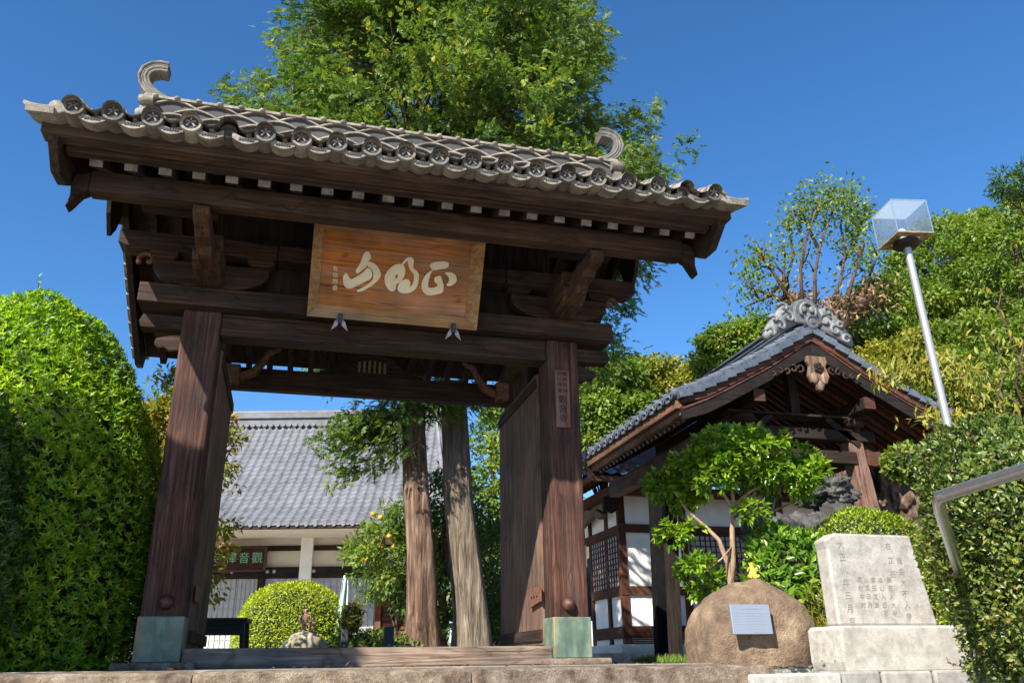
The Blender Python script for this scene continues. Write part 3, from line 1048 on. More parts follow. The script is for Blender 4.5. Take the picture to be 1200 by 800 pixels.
EYE = [(-2.51 + k * DU) for k in range(20)]
for k, x in enumerate(EYE):
    lift = .012 * (abs(x) / 2.6) ** 5
    zc = 3.682 + lift
    broken = k in (4, 18)
    rr = .081 if not broken else .07
    b = MB().lathe((x, -1.765, zc), (0, -1, 0), [(rr * .93, -.10), (rr, .05), (rr, .068), (rr * .93, .078), (rr * .72, .078), (rr * .66, .062), (0, .062)] if not broken else
                   [(rr * .8, -.10), (rr * .85, .03), (rr * .7, .04), (rr * .62, -.02), (0, -.02)], 22)
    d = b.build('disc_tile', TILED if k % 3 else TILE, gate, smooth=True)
    if not broken:
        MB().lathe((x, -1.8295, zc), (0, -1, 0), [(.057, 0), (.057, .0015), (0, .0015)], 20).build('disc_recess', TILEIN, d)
        emblem((x, -1.837, zc), .053, 'disc_emblem', d, TILE)
for k in range(19):
    x0, x1 = EYE[k], EYE[k + 1]
    xm = (x0 + x1) / 2
    lift = .012 * (abs(xm) / 2.6) ** 5
    V, F = [], []
    n = 10
    for i in range(n + 1):
        s = i / n
        x = x0 + .03 + (x1 - x0 - .06) * s
        z = 3.668 + lift - .042 * math.sin(math.pi * s)
        V += [(x, -1.82, z - .052), (x, -1.60, z - .015), (x, -1.60, z + .01), (x, -1.82, z)]
    F = [(i * 4 + q, i * 4 + (q + 1) % 4, (i + 1) * 4 + (q + 1) % 4, (i + 1) * 4 + q) for i in range(n) for q in range(4)] + [(3, 2, 1, 0), tuple(n * 4 + q for q in range(4))]
    et = MB().add(V, F).build('eave_tile', TILE, gate)
    a = MB()
    for i in range(6):
        s = (i + .5) / 6
        x = xm - .055 + .11 * s
        a.box(x - .006, x + .006, -1.826, -1.8205, 3.60 + lift, 3.622 + lift)
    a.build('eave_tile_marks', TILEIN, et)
    bl = MB().blob((xm + .01, -1.74, 3.685 + lift), (.028, .05, .03), 6, 10)
    bl.build('tile_stud', TILE, et, smooth='all')
# upturned corner tiles
for sx in (-1, 1):
    path = [(sx * 2.55, -1.78, 3.685), (sx * 2.62, -1.80, 3.655), (sx * 2.70, -1.82, 3.648), (sx * 2.78, -1.83, 3.66), (sx * 2.83, -1.83, 3.68)]
    b = MB()
    V = []
    for i, p in enumerate(path):
        h = [.055, .05, .042, .034, .022][i]
        V += [(p[0], -1.84, p[2] - h), (p[0], -1.60, p[2] - h + .03), (p[0], -1.60, p[2] + h * .4 + .03), (p[0], -1.84, p[2] + h * .5)]
    F = [(i * 4 + q, i * 4 + (q + 1) % 4, (i + 1) * 4 + (q + 1) % 4, (i + 1) * 4 + q) for i in range(4) for q in range(4)] + [(3, 2, 1, 0), (16, 17, 18, 19)]
    b.add(V, F).build('corner_tile', TILE, gate, bevel=.008)
    # verge tiles along the gable edge
    for pr_, nm in ((fr, 'front'), (re_, 'rear')):
        b = MB()
        pts = [Vector(p) for p in pr_]
        L_ = [(pts[i + 1] - pts[i]).length for i in range(len(pts) - 1)]
        tot = sum(L_)
        nst = int(tot / .19)
        def pat(s):
            i = 0
            while i < len(L_) - 1 and s > L_[i]:
                s -= L_[i]; i += 1
            return pts[i] + (pts[i + 1] - pts[i]) * (s / L_[i])
        for k in range(nst):
            p, q = pat(tot * k / nst), pat(tot * (k + 1) / nst)
            b.bar((sx * 2.71, p.x, p.y - .035), (sx * 2.71, q.x, q.y - .06), .18, .05)
        b.build('verge_tiles', TILE, gate)
        rb = [(sx * 2.66, p.x, p.y + .03) for p in pts]
        rb[0] = (sx * 2.66, pts[0].x * .7 + pts[1].x * .3, pts[0].y * .7 + pts[1].y * .3 + .02)
        MB().tube(rb, .06, 10).build('verge_roll', TILE, gate, smooth='all')

# ridge with its netted tile pattern
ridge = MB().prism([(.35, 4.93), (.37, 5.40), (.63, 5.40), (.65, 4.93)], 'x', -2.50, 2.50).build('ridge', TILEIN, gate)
for face in (-1, 1):
    b = MB()
    n = 12
    wd = 4.98 / n
    for row in range(5):
        z = 5.0 + row * .085
        yy = .5 + face * (.155 - row * .004)
        off = 0 if row % 2 == 0 else wd / 2
        for k in range(n + (0 if row % 2 == 0 else -1)):
            x0 = -2.49 + off + k * wd
            pts = []
            V = []
            m_ = 8
            for i in range(m_ + 1):
                s = i / m_
                x = x0 + wd * s
                zz = z + .07 * math.sin(math.pi * s)
                V += [(x, yy - face * .03, zz - .008), (x, yy + face * .02, zz - .010), (x, yy + face * .02, zz + .008), (x, yy - face * .03, zz + .010)]
            F = [(i * 4 + q, i * 4 + (q + 1) % 4, (i + 1) * 4 + (q + 1) % 4, (i + 1) * 4 + q) for i in range(m_) for q in range(4)] + [(3, 2, 1, 0), tuple(m_ * 4 + q for q in range(4))]
            b.add(V, F)
    b.build('net_tiles', TILE, ridge)
b = MB()
b.box(-2.5, 2.5, .33, .67, 5.403, 5.43)
for k in range(24):
    x = -2.42 + k * .2105
    b.lathe((x, .5, 5.452), (1, 0, 0), [(.036, -.1), (.042, -.095), (.037, -.02), (.036, .1)], 12)
b.build('ridge_cap', TILE, ridge, smooth=True)
b = MB()
for k in range(24):
    x = -2.42 + k * .2105
    MB().blob((x - .02, .5, 5.49), (.035, .035, .022), 6, 10).build('ridge_stud', TILE, ridge, smooth='all')
    MB().blob((x - .06, .36, 5.425), (.038, .06, .028), 6, 10).build('ridge_stud', TILE, ridge, smooth='all')
b = MB().box(-2.5, 2.5, .28, .34, 4.90, 4.985)
b.build('ridge_foot_course', TILE, ridge)
for sx in (-1, 1):
    e = MB()
    e.box(sx * 2.53 - .05, sx * 2.53 + .05, .26, .74, 4.86, 5.08)
    e.box(sx * 2.56 - .05, sx * 2.56 + .05, .30, .70, 5.083, 5.28)
    e.box(sx * 2.54 - .055, sx * 2.54 + .055, .34, .66, 5.283, 5.46)
    oe = e.build('ridge_end_tile', TILE, ridge, bevel=.02)
    kn = MB()
    for z, y, q in ((5.14, .28, .06), (5.14, .72, .06), (5.33, .30, .055), (5.33, .70, .055), (5.0, .24, .07), (5.0, .76, .07)):
        MB().lathe((sx * 2.60, y, z), (sx, 0, 0), [(q, -.12), (q, .0), (q * .8, .02), (0, .02)], 14).build('ridge_end_knob', TILE, oe, smooth=True)
    # curled bird-perch tile
    cp = [(2.44 + (x_ - 2.44) * .82, 5.46 + (z_ - 5.46) * .82) for x_, z_ in [(2.40, 5.45), (2.50, 5.50), (2.60, 5.575), (2.665, 5.67), (2.69, 5.77), (2.665, 5.865), (2.60, 5.925), (2.51, 5.95), (2.42, 5.945)]]
    cu = MB()
    for j in range(4):
        off = .045 - j * .029
        hw = .105 - .007 * (j % 2) - .004 * j
        V = []
        for i, (x, z) in enumerate(cp):
            a, c = cp[max(i - 1, 0)], cp[min(i + 1, len(cp) - 1)]
            t = Vector((c[0] - a[0], c[1] - a[1])).normalized()
            nn = Vector((t.y, -t.x))
            for o, y in ((off - .0135, -hw + .006), (off, -hw), (off + .0135, -hw + .006), (off + .0135, hw), (off - .0135, hw)):
                V.append((sx * (x + nn.x * o), .5 + y, z + nn.y * o))
        m_ = len(cp)
        F = [(i * 5 + q, i * 5 + (q + 1) % 5, (i + 1) * 5 + (q + 1) % 5, (i + 1) * 5 + q) for i in range(m_ - 1) for q in range(5)]
        F += [(4, 3, 2, 1, 0), tuple((m_ - 1) * 5 + q for q in range(5))]
        cu.add(V, F)
    V = []
    for i, (x, z) in enumerate(cp):
        a, c = cp[max(i - 1, 0)], cp[min(i + 1, len(cp) - 1)]
        t = Vector((c[0] - a[0], c[1] - a[1])).normalized()
        nn = Vector((t.y, -t.x))
        for o, y in ((-.05, -.085), (.05, -.085), (.05, .085), (-.05, .085)):
            V.append((sx * (x + nn.x * o), .5 + y, z + nn.y * o))
    F = [(i * 4 + q, i * 4 + (q + 1) % 4, (i + 1) * 4 + (q + 1) % 4, (i + 1) * 4 + q) for i in range(len(cp) - 1) for q in range(4)] + [(3, 2, 1, 0), tuple((len(cp) - 1) * 4 + q for q in range(4))]
    cu.add(V, F).build('bird_perch_tile', TILE if sx < 0 else TILED, ridge)

# ------------------------------------------------------------------ signboard on the gate
ey = Vector((0, -.363, .932)).normalized()
exv = Vector((1, 0, 0))
nn_ = exv.cross(ey)          # faces the front, tilted down
SC = Vector((.005, -.292, 3.333))
SM = frame(SC, exv, ey)
sign = thing('signboard', 'framed orange wood signboard with three pale brush characters hung tilted over the gate opening', 'signboard', (.005, -.14, 2.945))


def smb(b, name, m, par, **k):
    return b.xform(SM).build(name, m, par, **k)


panel = smb(box(-.705, .675, -.315, .377, -.012, .004), 'sign_panel', SIGNW, sign)
b = MB()
ox, oy, ix, iy, xm, ym = .795, .425, .702, .352, -.015, .008
o_ = [(-ox, -oy), (ox - .02, -oy), (ox, oy), (-ox, oy)]
i_ = [(-.704, -.312), (.668, -.312), (.674, .372), (-.704, .372)]
for a in range(4):
    c = (a + 1) % 4
    V = [(*o_[a], .085), (*o_[c], .085), (*i_[c], .012), (*i_[a], .012), (*o_[a], -.035), (*o_[c], -.035), (*i_[c], -.035), (*i_[a], -.035)]
    bb = MB().add(V, [(0, 1, 2, 3), (7, 6, 5, 4), (0, 4, 5, 1), (1, 5, 6, 2), (2, 6, 7, 3), (3, 7, 4, 0)])
    smb(bb, 'sign_frame', FRAMEW, sign, bevel=.004)
CH = {'A': [[-0.5, -0.045], [-0.49, -0.012], [-0.47, 0.004], [-0.453, -0.024], [-0.429, -0.056], [-0.4, -0.04], [-0.35, -0.003], [-0.316, 0.027], [-0.303, 0.051], [-0.283, 0.067], [-0.253, 0.049], [-0.242, 0.013], [-0.244, -0.025], [-0.279, -0.049], [-0.329, -0.081], [-0.368, -0.104], [-0.393, -0.124], [-0.438, -0.141], [-0.47, -0.131], [-0.49, -0.096]], 'B': [[-0.389, 0.019], [-0.387, 0.041], [-0.37, 0.074], [-0.35, 0.113], [-0.341, 0.157], [-0.33, 0.195], [-0.306, 0.215], [-0.284, 0.21], [-0.268, 0.18], [-0.264, 0.154], [-0.283, 0.131], [-0.296, 0.098], [-0.299, 0.071], [-0.324, 0.055], [-0.348, 0.029], [-0.372, 0.01]], 'C': [[-0.298, 0.119], [-0.256, 0.123], [-0.212, 0.101], [-0.178, 0.062], [-0.158, 0.016], [-0.171, -0.023], [-0.204, -0.063], [-0.243, -0.099], [-0.283, -0.129], [-0.323, -0.154], [-0.351, -0.16], [-0.37, -0.148], [-0.345, -0.135], [-0.295, -0.104], [-0.256, -0.068], [-0.228, -0.034], [-0.226, 0.004], [-0.234, 0.04], [-0.257, 0.064], [-0.289, 0.077]], 'D': [[-0.122, -0.018], [-0.117, 0.025], [-0.089, 0.071], [-0.05, 0.112], [-0.009, 0.13], [0.034, 0.128], [0.06, 0.097], [0.063, 0.043], [0.05, 0.005], [0.036, -0.018], [0.021, -0.041], [-0.004, -0.054], [-0.014, -0.066], [-0.009, -0.098], [-0.025, -0.124], [-0.057, -0.127], [-0.085, -0.105], [-0.109, -0.07]], 'Dh': [[-0.027, 0.0], [-0.021, 0.026], [-0.007, 0.043], [-0.001, 0.016], [-0.013, -0.011]], 'E': [[0.023, 0.134], [0.042, 0.165], [0.066, 0.199], [0.094, 0.211], [0.125, 0.202], [0.138, 0.175], [0.133, 0.131], [0.141, 0.103], [0.172, 0.087], [0.196, 0.057], [0.196, -0.008], [0.193, -0.046], [0.175, -0.085], [0.145, -0.115], [0.099, -0.135], [0.051, -0.14], [0.021, -0.127], [0.003, -0.102], [0.007, -0.064], [0.031, -0.029], [0.061, -0.002], [0.098, -0.001], [0.122, -0.026], [0.121, -0.056], [0.11, -0.075], [0.14, -0.056], [0.148, -0.018], [0.152, 0.025], [0.142, 0.057], [0.113, 0.081], [0.091, 0.116], [0.082, 0.158], [0.073, 0.173], [0.052, 0.144], [0.04, 0.122]], 'F': [[0.293, 0.144], [0.3, 0.167], [0.337, 0.184], [0.396, 0.198], [0.444, 0.201], [0.466, 0.182], [0.465, 0.154], [0.434, 0.133], [0.38, 0.124], [0.338, 0.107], [0.309, 0.12]], 'G': [[0.332, 0.114], [0.312, 0.09], [0.297, 0.045], [0.29, -0.004], [0.286, -0.058], [0.319, -0.063], [0.367, -0.045], [0.384, -0.027], [0.364, -0.018], [0.341, 0.006], [0.338, 0.033], [0.364, 0.054], [0.401, 0.064], [0.409, 0.035], [0.426, -0.001], [0.437, -0.038], [0.434, -0.093], [0.388, -0.113], [0.309, -0.134], [0.27, -0.125], [0.235, -0.09], [0.225, -0.037], [0.237, 0.018], [0.265, 0.064], [0.296, 0.091], [0.316, 0.107]], 'H': [[0.437, 0.092], [0.48, 0.104], [0.525, 0.095], [0.553, 0.06], [0.553, 0.022], [0.528, -0.008], [0.491, -0.028], [0.457, -0.02], [0.477, 0.004], [0.485, 0.037], [0.472, 0.063], [0.449, 0.08]]}


def brush(name, polys, dz):
    cu = bpy.data.curves.new('brush', 'CURVE')
    cu.dimensions = '2D'
    cu.fill_mode = 'BOTH'
    cu.extrude = .003
    cu.resolution_u = 4
    for pts in polys:
        sp = cu.splines.new('NURBS')
        sp.points.add(len(pts) - 1)
        for p, q in zip(sp.points, pts):
            p.co = (q[0], q[1], 0, 1)
        sp.use_cyclic_u = True
        sp.order_u = 3
    tmp = bpy.data.objects.new('brush', cu)
    COL.objects.link(tmp)
    dg = bpy.context.evaluated_depsgraph_get()
    dg.update()
    me = bpy.data.meshes.new_from_object(tmp.evaluated_get(dg))
    bpy.data.objects.remove(tmp)
    me.transform(Matrix.Translation(-sign.location) @ SM @ Matrix.Translation((0, 0, dz)))
    me.materials.clear()
    me.materials.append(CREAM)
    ob = bpy.data.objects.new(name, me)
    COL.objects.link(ob)
    ob.parent = sign
    return ob


def grow(pts, k):
    c = np.mean(pts, 0)
    return [list(c + (np.array(p) - c) * k) for p in pts]


for nm, ks in (('A', 1.03), ('B', 1.05), ('C', 1.03), ('E', 1.0), ('F', 1.06), ('G', 1.02), ('H', 1.05)):
    brush('brush_stroke', [grow(CH[nm], ks)], .0095 + .0004 * 'ABCEFGH'.index(nm))
brush('brush_stroke', [grow(CH['D'], 1.03), CH['Dh']], .0135)
for ch, (x, y) in zip('有信野書', [(-.575, .027), (-.571, -.031), (-.567, -.09), (-.566, -.15)]):
    text('small_character', ch, .052, CREAM, sign, SM @ Matrix.Translation((x, y, .0075)), .001)
for x, y, s in ((.572, .222, .022), (-.604, -.123, .017), (-.612, -.195, .018)):
    fr_ = MB()
    for a in ((-s, s, s * .82, s), (-s, s, -s, -s * .82), (-s, -s * .82, -s, s), (s * .82, s, -s, s), (-s * .5, s * .5, -s * .1, s * .12), (-s * .1, s * .1, -s * .6, s * .6)):
        fr_.box(a[0], a[1], a[2], a[3], .0045, .0065)
    smb(fr_, 'red_seal_mark', SEAL, sign)
for x in (-.50, .545):
    h = MB()
    for q in (-1, 1):
        h.add([(x, -.405, .09), (x + q * .045, -.45, .13), (x + q * .075, -.535, .15), (x + q * .02, -.49, .14), (x, -.40, .075), (x + q * .045, -.45, .118), (x + q * .075, -.535, .14), (x + q * .02, -.49, .13)],
              [(0, 1, 2, 3), (7, 6, 5, 4), (0, 4, 5, 1), (1, 5, 6, 2), (2, 6, 7, 3), (3, 7, 4, 0)])
    smb(h, 'sign_hook', HOOKW, sign)
    smb(MB().bar((x, -.38, .092), (x, -.47, .115), .04, .05, up=(0, 0, 1)), 'hook_block', HOOKD, sign, bevel=.006)

# name plate on the right post
a, c = ON(649.5, 433, 1, -.02), ON(671.5, 502, 1, -.02)
plx0, plx1, plz0, plz1 = 1.615, 1.745, 1.97, 2.44
pa, pb = ON(650, 433, 1, -.02), ON(670, 501, 1, -.02)
plx0, plx1, plz0, plz1 = float(pa[0]), float(pb[0]) - .01, float(pb[2]), float(pa[2])
plate = thing('name_plate', 'narrow upright wooden name plate with black characters nailed to the right gate post', 'name plate', ((plx0 + plx1) / 2, -.002, plz0))
box(plx0, plx1, -.026, -.002, plz0, plz1).build('plate_board', PLATEW, plate, bevel=.003)
pm = (plx0 + plx1) / 2
H_ = plz1 - plz0


def front_text(ch, x, y, z, size, m, par, sx=1.0, d=.001):
    return text('character', ch, size, m, par, frame((x, y, z), (1, 0, 0), (0, 0, 1)), d, sx)


for i, ch in enumerate('觀音寺'):
    front_text(ch, pm, -.0275, plz1 - H_ * (.53 + .165 * i), .088, INK, plate)
for j, col in enumerate(('臨済宗派', '妙心寺派')):
    for i, ch in enumerate(col):
        front_text(ch, pm + (.028 if j == 0 else -.026), -.0275, plz1 - H_ * (.07 + .1 * i), .05, INK, plate)

BARGE = wood('black_barge_timber', 'x', (.006, .0045, .004), (.017, .012, .010), (.036, .025, .02))
# ================================================================== bell tower (right)
BX = 6.99
Y0, Y1 = 3.3, 7.45
bell = thing('bell_tower', 'open timber bell tower with grey tiled gable roof and carved pendant', 'bell tower', (BX, 5.6, -.055))
TP = [(0, 4.93), (.4, 4.69), (.83, 4.42), (1.29, 4.18), (1.61, 4.01), (2.0, 3.82), (2.4, 3.66)]


def tz(dx):
    dx = abs(dx)
    for (a, za), (c, zc) in zip(TP, TP[1:]):
        if dx <= c:
            return za + (zc - za) * (dx - a) / (c - a)
    return TP[-1][1]


DUB = .30
vs_ = [Y0 + .12 + DUB * k for k in range(16)]
for sx in (-1, 1):
    pr_ = [(-sx * -0 + 2.46 - 2.46 + (-2.46 + 0), 0)] if False else [(-dx, z) for dx, z in reversed(TP)]
    pr_[0] = (-2.46, 3.64)
    tile_sheet(pr_, (lambda u, h, z, s=sx: (BX - s * h, u, z)), vs_, roll_cross(DUB, .075), .24, .02, 'roof_tiles', BTILE, bell, lambda s: (Y0 + .06, Y1 - .05))
    # boards under the tiles
    top = [(sx * dx, z - .03) for dx, z in TP]
    bot = [(sx * dx, z - .12) for dx, z in reversed(TP)]
    MB().prism([(BX + x, z) for x, z in top + bot], 'y', Y0 + .13, Y1 - .13).build('roof_boards', REDY, bell)
    # barge board: two tiers following the curve
    for y0, y1, a, q, nm in ((Y0 + .02, Y0 + .12, .10, .20, 'upper_barge_board'), (Y0 + .05, Y0 + .125, .205, .44, 'barge_board')):
        k_ = 1.0
        t_ = [(sx * dx * (2.36 / 2.4), z - a) for dx, z in TP]
        b_ = [(sx * dx * (2.33 / 2.4), z - q - (.05 if dx < .2 else 0) + (.04 if dx > 2.2 else 0)) for dx, z in reversed(TP)]
        MB().prism([(BX + x, z) for x, z in t_ + b_], 'y', y0, y1).build(nm, BARGE if nm == 'barge_board' else REDX, bell, bevel=.008)
    MB().prism([(BX + sx * dx * (2.34 / 2.4), z - .215) for dx, z in TP] + [(BX + sx * dx * (2.34 / 2.4), z - .245) for dx, z in reversed(TP)], 'y', Y0 + .035, Y0 + .048).build('barge_moulding', REDX, bell)
    # rear barge board
    MB().prism([(BX + sx * dx, z - .1) for dx, z in TP] + [(BX + sx * dx, z - .42) for dx, z in reversed(TP)], 'y', Y1 - .12, Y1 - .04).build('barge_board', DARKX, bell)
    # verge tiles: overlapping flat plates along the gable edge
    b = MB()
    seg = []
    for (a, za), (c, zc) in zip(TP, TP[1:]):
        m_ = 2
        for i in range(m_):
            seg.append(((a + (c - a) * i / m_, za + (zc - za) * i / m_), (a + (c - a) * (i + 1) / m_, za + (zc - za) * (i + 1) / m_)))
    for (p, q) in seg:
        b.bar((BX + sx * p[0], Y0 + .06, p[1] - .065), (BX + sx * (q[0] + .01), Y0 + .06, q[1] - .035), .20, .115)
    b.build('verge_tiles', BTILE, bell, bevel=.006)
    rp = [(BX + sx * dx, Y0 + .20, z + .03) for dx, z in TP]
    MB().tube(rp, .075, 10).build('verge_roll', BTILE, bell, smooth='all')
    # eave: discs, boards, rafters
    ex = BX + sx * 2.46
    for u in vs_:
        d = MB().lathe((ex - sx * .02, u, 3.665), (sx, 0, -.1), [(.07, -.12), (.082, 0), (.082, .05), (.06, .055), (.055, .04), (0, .04)], 16).build('eave_disc', BTILE, bell, smooth=True)
        MB().lathe((ex + sx * .022, u, 3.661), (sx, 0, -.1), [(.03, 0), (.028, .012), (0, .014)], 10).build('disc_crest', BTILE, d)
    b = MB()
    for u in vs_[:-1]:
        for i in range(6):
            s0, s1 = i / 6, (i + 1) / 6
            ym0, ym1 = u + DUB * s0, u + DUB * s1
            zz = 3.645 - .035 * math.sin(math.pi * (s0 + s1) / 2)
            b.box(ex - .13 if sx > 0 else ex + .0, ex if sx > 0 else ex + .13, ym0, ym1, zz - .045, zz)
    b.build('eave_tiles', BTILE, bell)
    x0, x1 = sorted((ex - sx * .04, ex - sx * .16))
    box(x0, x1, Y0 + .10, Y1 - .1, 3.44, 3.585).build('upper_eave_board', REDY, bell, bevel=.006)
    x0, x1 = sorted((ex - sx * .12, ex - sx * .24))
    box(x0, x1, Y0 + .13, Y1 - .1, 3.355, 3.437).build('lower_eave_board', wood('pale_eave_board_' + ('right' if sx > 0 else 'left'), 'y', (.10, .055, .03), (.22, .125, .07), (.32, .2, .12)), bell, bevel=.006)
    for k in range(28):
        y = Y0 + .22 + k * .17
        if y > Y1 - .2:
            break
        rb = MB()
        dx = [2.26, 1.61, .83, .05]
        zz = [3.315, tz(1.61) - .30, tz(.83) - .26, tz(.05) - .26]
        for i in range(3):
            rb.bar((BX + sx * dx[i], y, zz[i]), (BX + sx * dx[i + 1], y, zz[i + 1]), .06, .075)
        r_ = rb.build('rafter', REDW if k % 3 else WX, bell)
        MB().bar((BX + sx * 2.2625, y, 3.3145), (BX + sx * 2.26, y, 3.3155), .058, .073).build('rafter_end', ENDW, r_)
    # wall plates with protruding ends
    box(BX + sx * .98 - .10, BX + sx * .98 + .10, Y0 + .16, Y1 - .3, 3.66, 3.86).build('wall_plate', DARKX, bell, bevel=.012)
    box(BX + sx * .98 - .095, BX + sx * .98 + .095, Y0 + .145, Y0 + .158, 3.665, 3.855).build('plate_end', REDX, bell)
# long outer beam under the left eave
box(5.20, 5.42, Y0 + .45, 7.9, 2.98, 3.26).build('outer_beam', wood('outer_beam_timber', 'y', (.04, .022, .014), (.10, .06, .04), (.18, .115, .08)), bell, bevel=.012)
# pendant carving under the gable apex
gz = 4.40
GK = .84
g = [(-.20, gz), (-.215, gz - .12), (-.17, gz - .2), (-.20, gz - .30), (-.225, gz - .40), (-.17, gz - .52), (-.10, gz - .56), (-.06, gz - .66), (0, gz - .70), (.06, gz - .66), (.10, gz - .56), (.17, gz - .52), (.225, gz - .40), (.20, gz - .30), (.17, gz - .2), (.215, gz - .12), (.20, gz)]
PEND = wood('pale_pendant_timber', 'z', (.06, .035, .024), (.19, .115, .072), (.38, .27, .19))
gp = MB().prism([(BX - .02 + x * GK, gz + (z - gz) * GK) for x, z in g], 'y', Y0 - .06, Y0 + .015).build('carved_pendant', PEND, bell, bevel=.02)
fl_ = MB()
for k in range(5):
    a = k * 1.2566
    fl_.blob((BX - .02 + .055 * math.cos(a), Y0 - .075, gz - .20 + .055 * math.sin(a)), (.04, .02, .04), 6, 8)
fl_.blob((BX - .02, Y0 - .085, gz - .20), (.028, .022, .028), 6, 8)
fl_.build('pendant_flower', DARKW, gp, smooth='all')
hl = MB()
for q in (-1, 1):
    hl.blob((BX - .02 + q * .085, Y0 - .06, gz - .37), (.07, .03, .095), 8, 10)
hl.blob((BX - .02, Y0 - .06, gz - .49), (.05, .028, .085), 8, 10)
hl.build('pendant_lobes', PEND, gp, smooth='all')
for q in (-1, 1):
    wv = MB()
    for j in range(5):
        cx, cz = BX - .02 + q * (.28 + j * .12), gz - .20 - j * .028
        pts = []
        for k in range(11):
            a = (1.2 + k * .55) * (1 if j % 2 else -1)
            rr = .075 - .0055 * k - .006 * j
            pts.append((cx + q * rr * math.cos(a), Y0 - .01 + .002 * k, cz + rr * math.sin(a)))
        wv.tube(pts, .020 - .0015 * j, 6)
    wv.build('pendant_wing', WX, gp, smooth='all')
# ridge and its end ornament
b = MB().prism([(BX - .18, 4.86), (BX - .155, 5.14), (BX + .155, 5.14), (BX + .18, 4.86)], 'y', Y0 + .25, Y1 - .2)
b.box(BX - .20, BX + .20, Y0 + .25, Y1 - .2, 5.143, 5.175)
rd = b.build('ridge', BTILE, bell, bevel=.004)
b = MB()
for z in (4.93, 5.0, 5.07):
    for q in (-1, 1):
        b.box(BX + q * .175 - .012, BX + q * .175 + .012, Y0 + .26, Y1 - .21, z, z + .014)
b.build('ridge_courses', BTILE, rd)
MB().tube([(BX, Y0 + .22, 5.20), (BX, Y1 - .2, 5.20)], .075, 12).build('ridge_cap', BTILE, rd, smooth=True)
ORN = stone('ornament_clay', (.07, .075, .08), (.125, .132, .14), (.20, .208, .215), 60, 5, .004, .6)
oz = 4.98
ol = [(-.24, oz), (-.27, oz + .12), (-.22, oz + .3), (-.16, oz + .40), (-.06, oz + .44), (.06, oz + .44), (.16, oz + .40), (.22, oz + .3), (.27, oz + .12), (.24, oz)]
orn = MB().prism([(BX + x, z) for x, z in ol], 'y', Y0 + .02, Y0 + .22).build('ridge_ornament', ORN, rd, bevel=.03)
b = MB()
pts = [(BX + .14 * math.cos(a), Y0 + .0, oz + .2 + .15 * math.sin(a)) for a in [(-.5 + k * .42) for k in range(11)]]
b.tube(pts, .028, 8)
for q in (-1, 1):
    for j, (cx, cz, r0) in enumerate(((.33, oz + .10, .13), (.50, oz - .06, .12), (.68, oz - .20, .10), (.40, oz + .26, .09), (.60, oz + .04, .075))):
        pts = []
        for k in range(13):
            a = .3 + k * .5
            rr = r0 * (1 - .065 * k)
            pts.append((BX + q * (cx + rr * math.cos(a)), Y0 + .08 - .004 * k, cz + rr * math.sin(a)))
        b.tube(pts, [.036 * (1 - .03 * k) for k in range(13)], 7)
for q in (-1, 1):
    wg = [(BX + q * .22, oz - .02), (BX + q * .24, oz + .30), (BX + q * .40, oz + .34), (BX + q * .55, oz + .16), (BX + q * .72, oz - .05), (BX + q * .80, oz - .22), (BX + q * .78, oz - .32), (BX + q * .55, oz - .20)]
    b.prism(wg, 'y', Y0 + .06, Y0 + .16)
b.build('ornament_scrolls', ORN, orn, smooth='all')
MB().lathe((BX + .02, Y0 + .10, 4.99), (0, -1, 0), [(.11, -.1), (.12, .12), (.12, .15), (.095, .16), (.09, .14), (.04, .14), (.035, .155), (0, .155)], 22).build('ornament_disc', ORN, orn, smooth=True)
b = MB()
for q in (-1, 1):
    b.blob((BX + q * .07, Y0 + .0, oz + .24), (.05, .035, .06), 6, 10)
b.blob((BX, Y0 - .0, oz + .14), (.045, .035, .05), 6, 10)
b.build('ornament_crest', ORN, orn, smooth='all')


# posts and beams of the tower
def lpost(x, y, lx, ly, w, m, z1=3.6, name='post'):
    b = MB().bar((x, y, -.05), (x - lx * z1, y - ly * z1, z1), w, w, up=(0, 1, 0))
    return b.build(name, m, bell, bevel=.012)


lpost(8.27, 4.0, .085, -.03, .26, wood('tower_post_timber', 'z', (.08, .04, .026), (.22, .115, .08), (.36, .24, .19)), 3.6)
lpost(6.03, 4.0, -.02, -.03, .20, DARKW)
lpost(8.1, 7.0, .07, .03, .24, DARKW)
lpost(5.9, 7.0, -.03, .03, .24, DARKW)
lpost(4.99, 5.5, -.035, 0, .175, plain('black_post_paint', (.008, .0075, .0075), .9, var=.3, spec=.08), 2.978)
box(5.9, 8.35, 3.94, 4.14, 3.26, 3.44).build('tie_beam', DARKX, bell, bevel=.012)
box(5.7, 8.3, 3.9, 4.18, 3.62, 3.655).build('lintel_board', DARKX, bell)
box(5.85, 8.15, 6.9, 7.1, 3.26, 3.46).build('tie_beam', DARKX, bell, bevel=.012)
nose = [(8.13, 2.86), (8.26, 2.84), (8.34, 2.88), (8.42, 2.86), (8.48, 2.94), (8.46, 3.05), (8.36, 3.10), (8.25, 3.09), (8.13, 3.13)]
MB().prism(nose, 'y', 3.9, 4.04).build('carved_nose', REDX, bell, bevel=.02)
box(6.1, 7.95, 3.93, 4.03, 2.88, 3.08).build('lower_tie_beam', DARKX, bell, bevel=.01)
for sx in (-1, 1):
    MB().bar((BX + sx * 1.05, 4.0, 3.2), (BX + sx * .5, 4.0, 3.62), .10, .12, up=(0, 1, 0)).build('brace', DARKX, bell)
    MB().blob((BX + sx * 1.0, 3.98, 3.55), (.2, .18, .1), 8, 12).build('bracket_block', DARKX, bell, smooth='all')
    box(BX + sx * 1.0 - .09, BX + sx * 1.0 + .09, 4.05, 6.95, 2.9, 3.06).build('side_tie_beam', DARKX, bell)
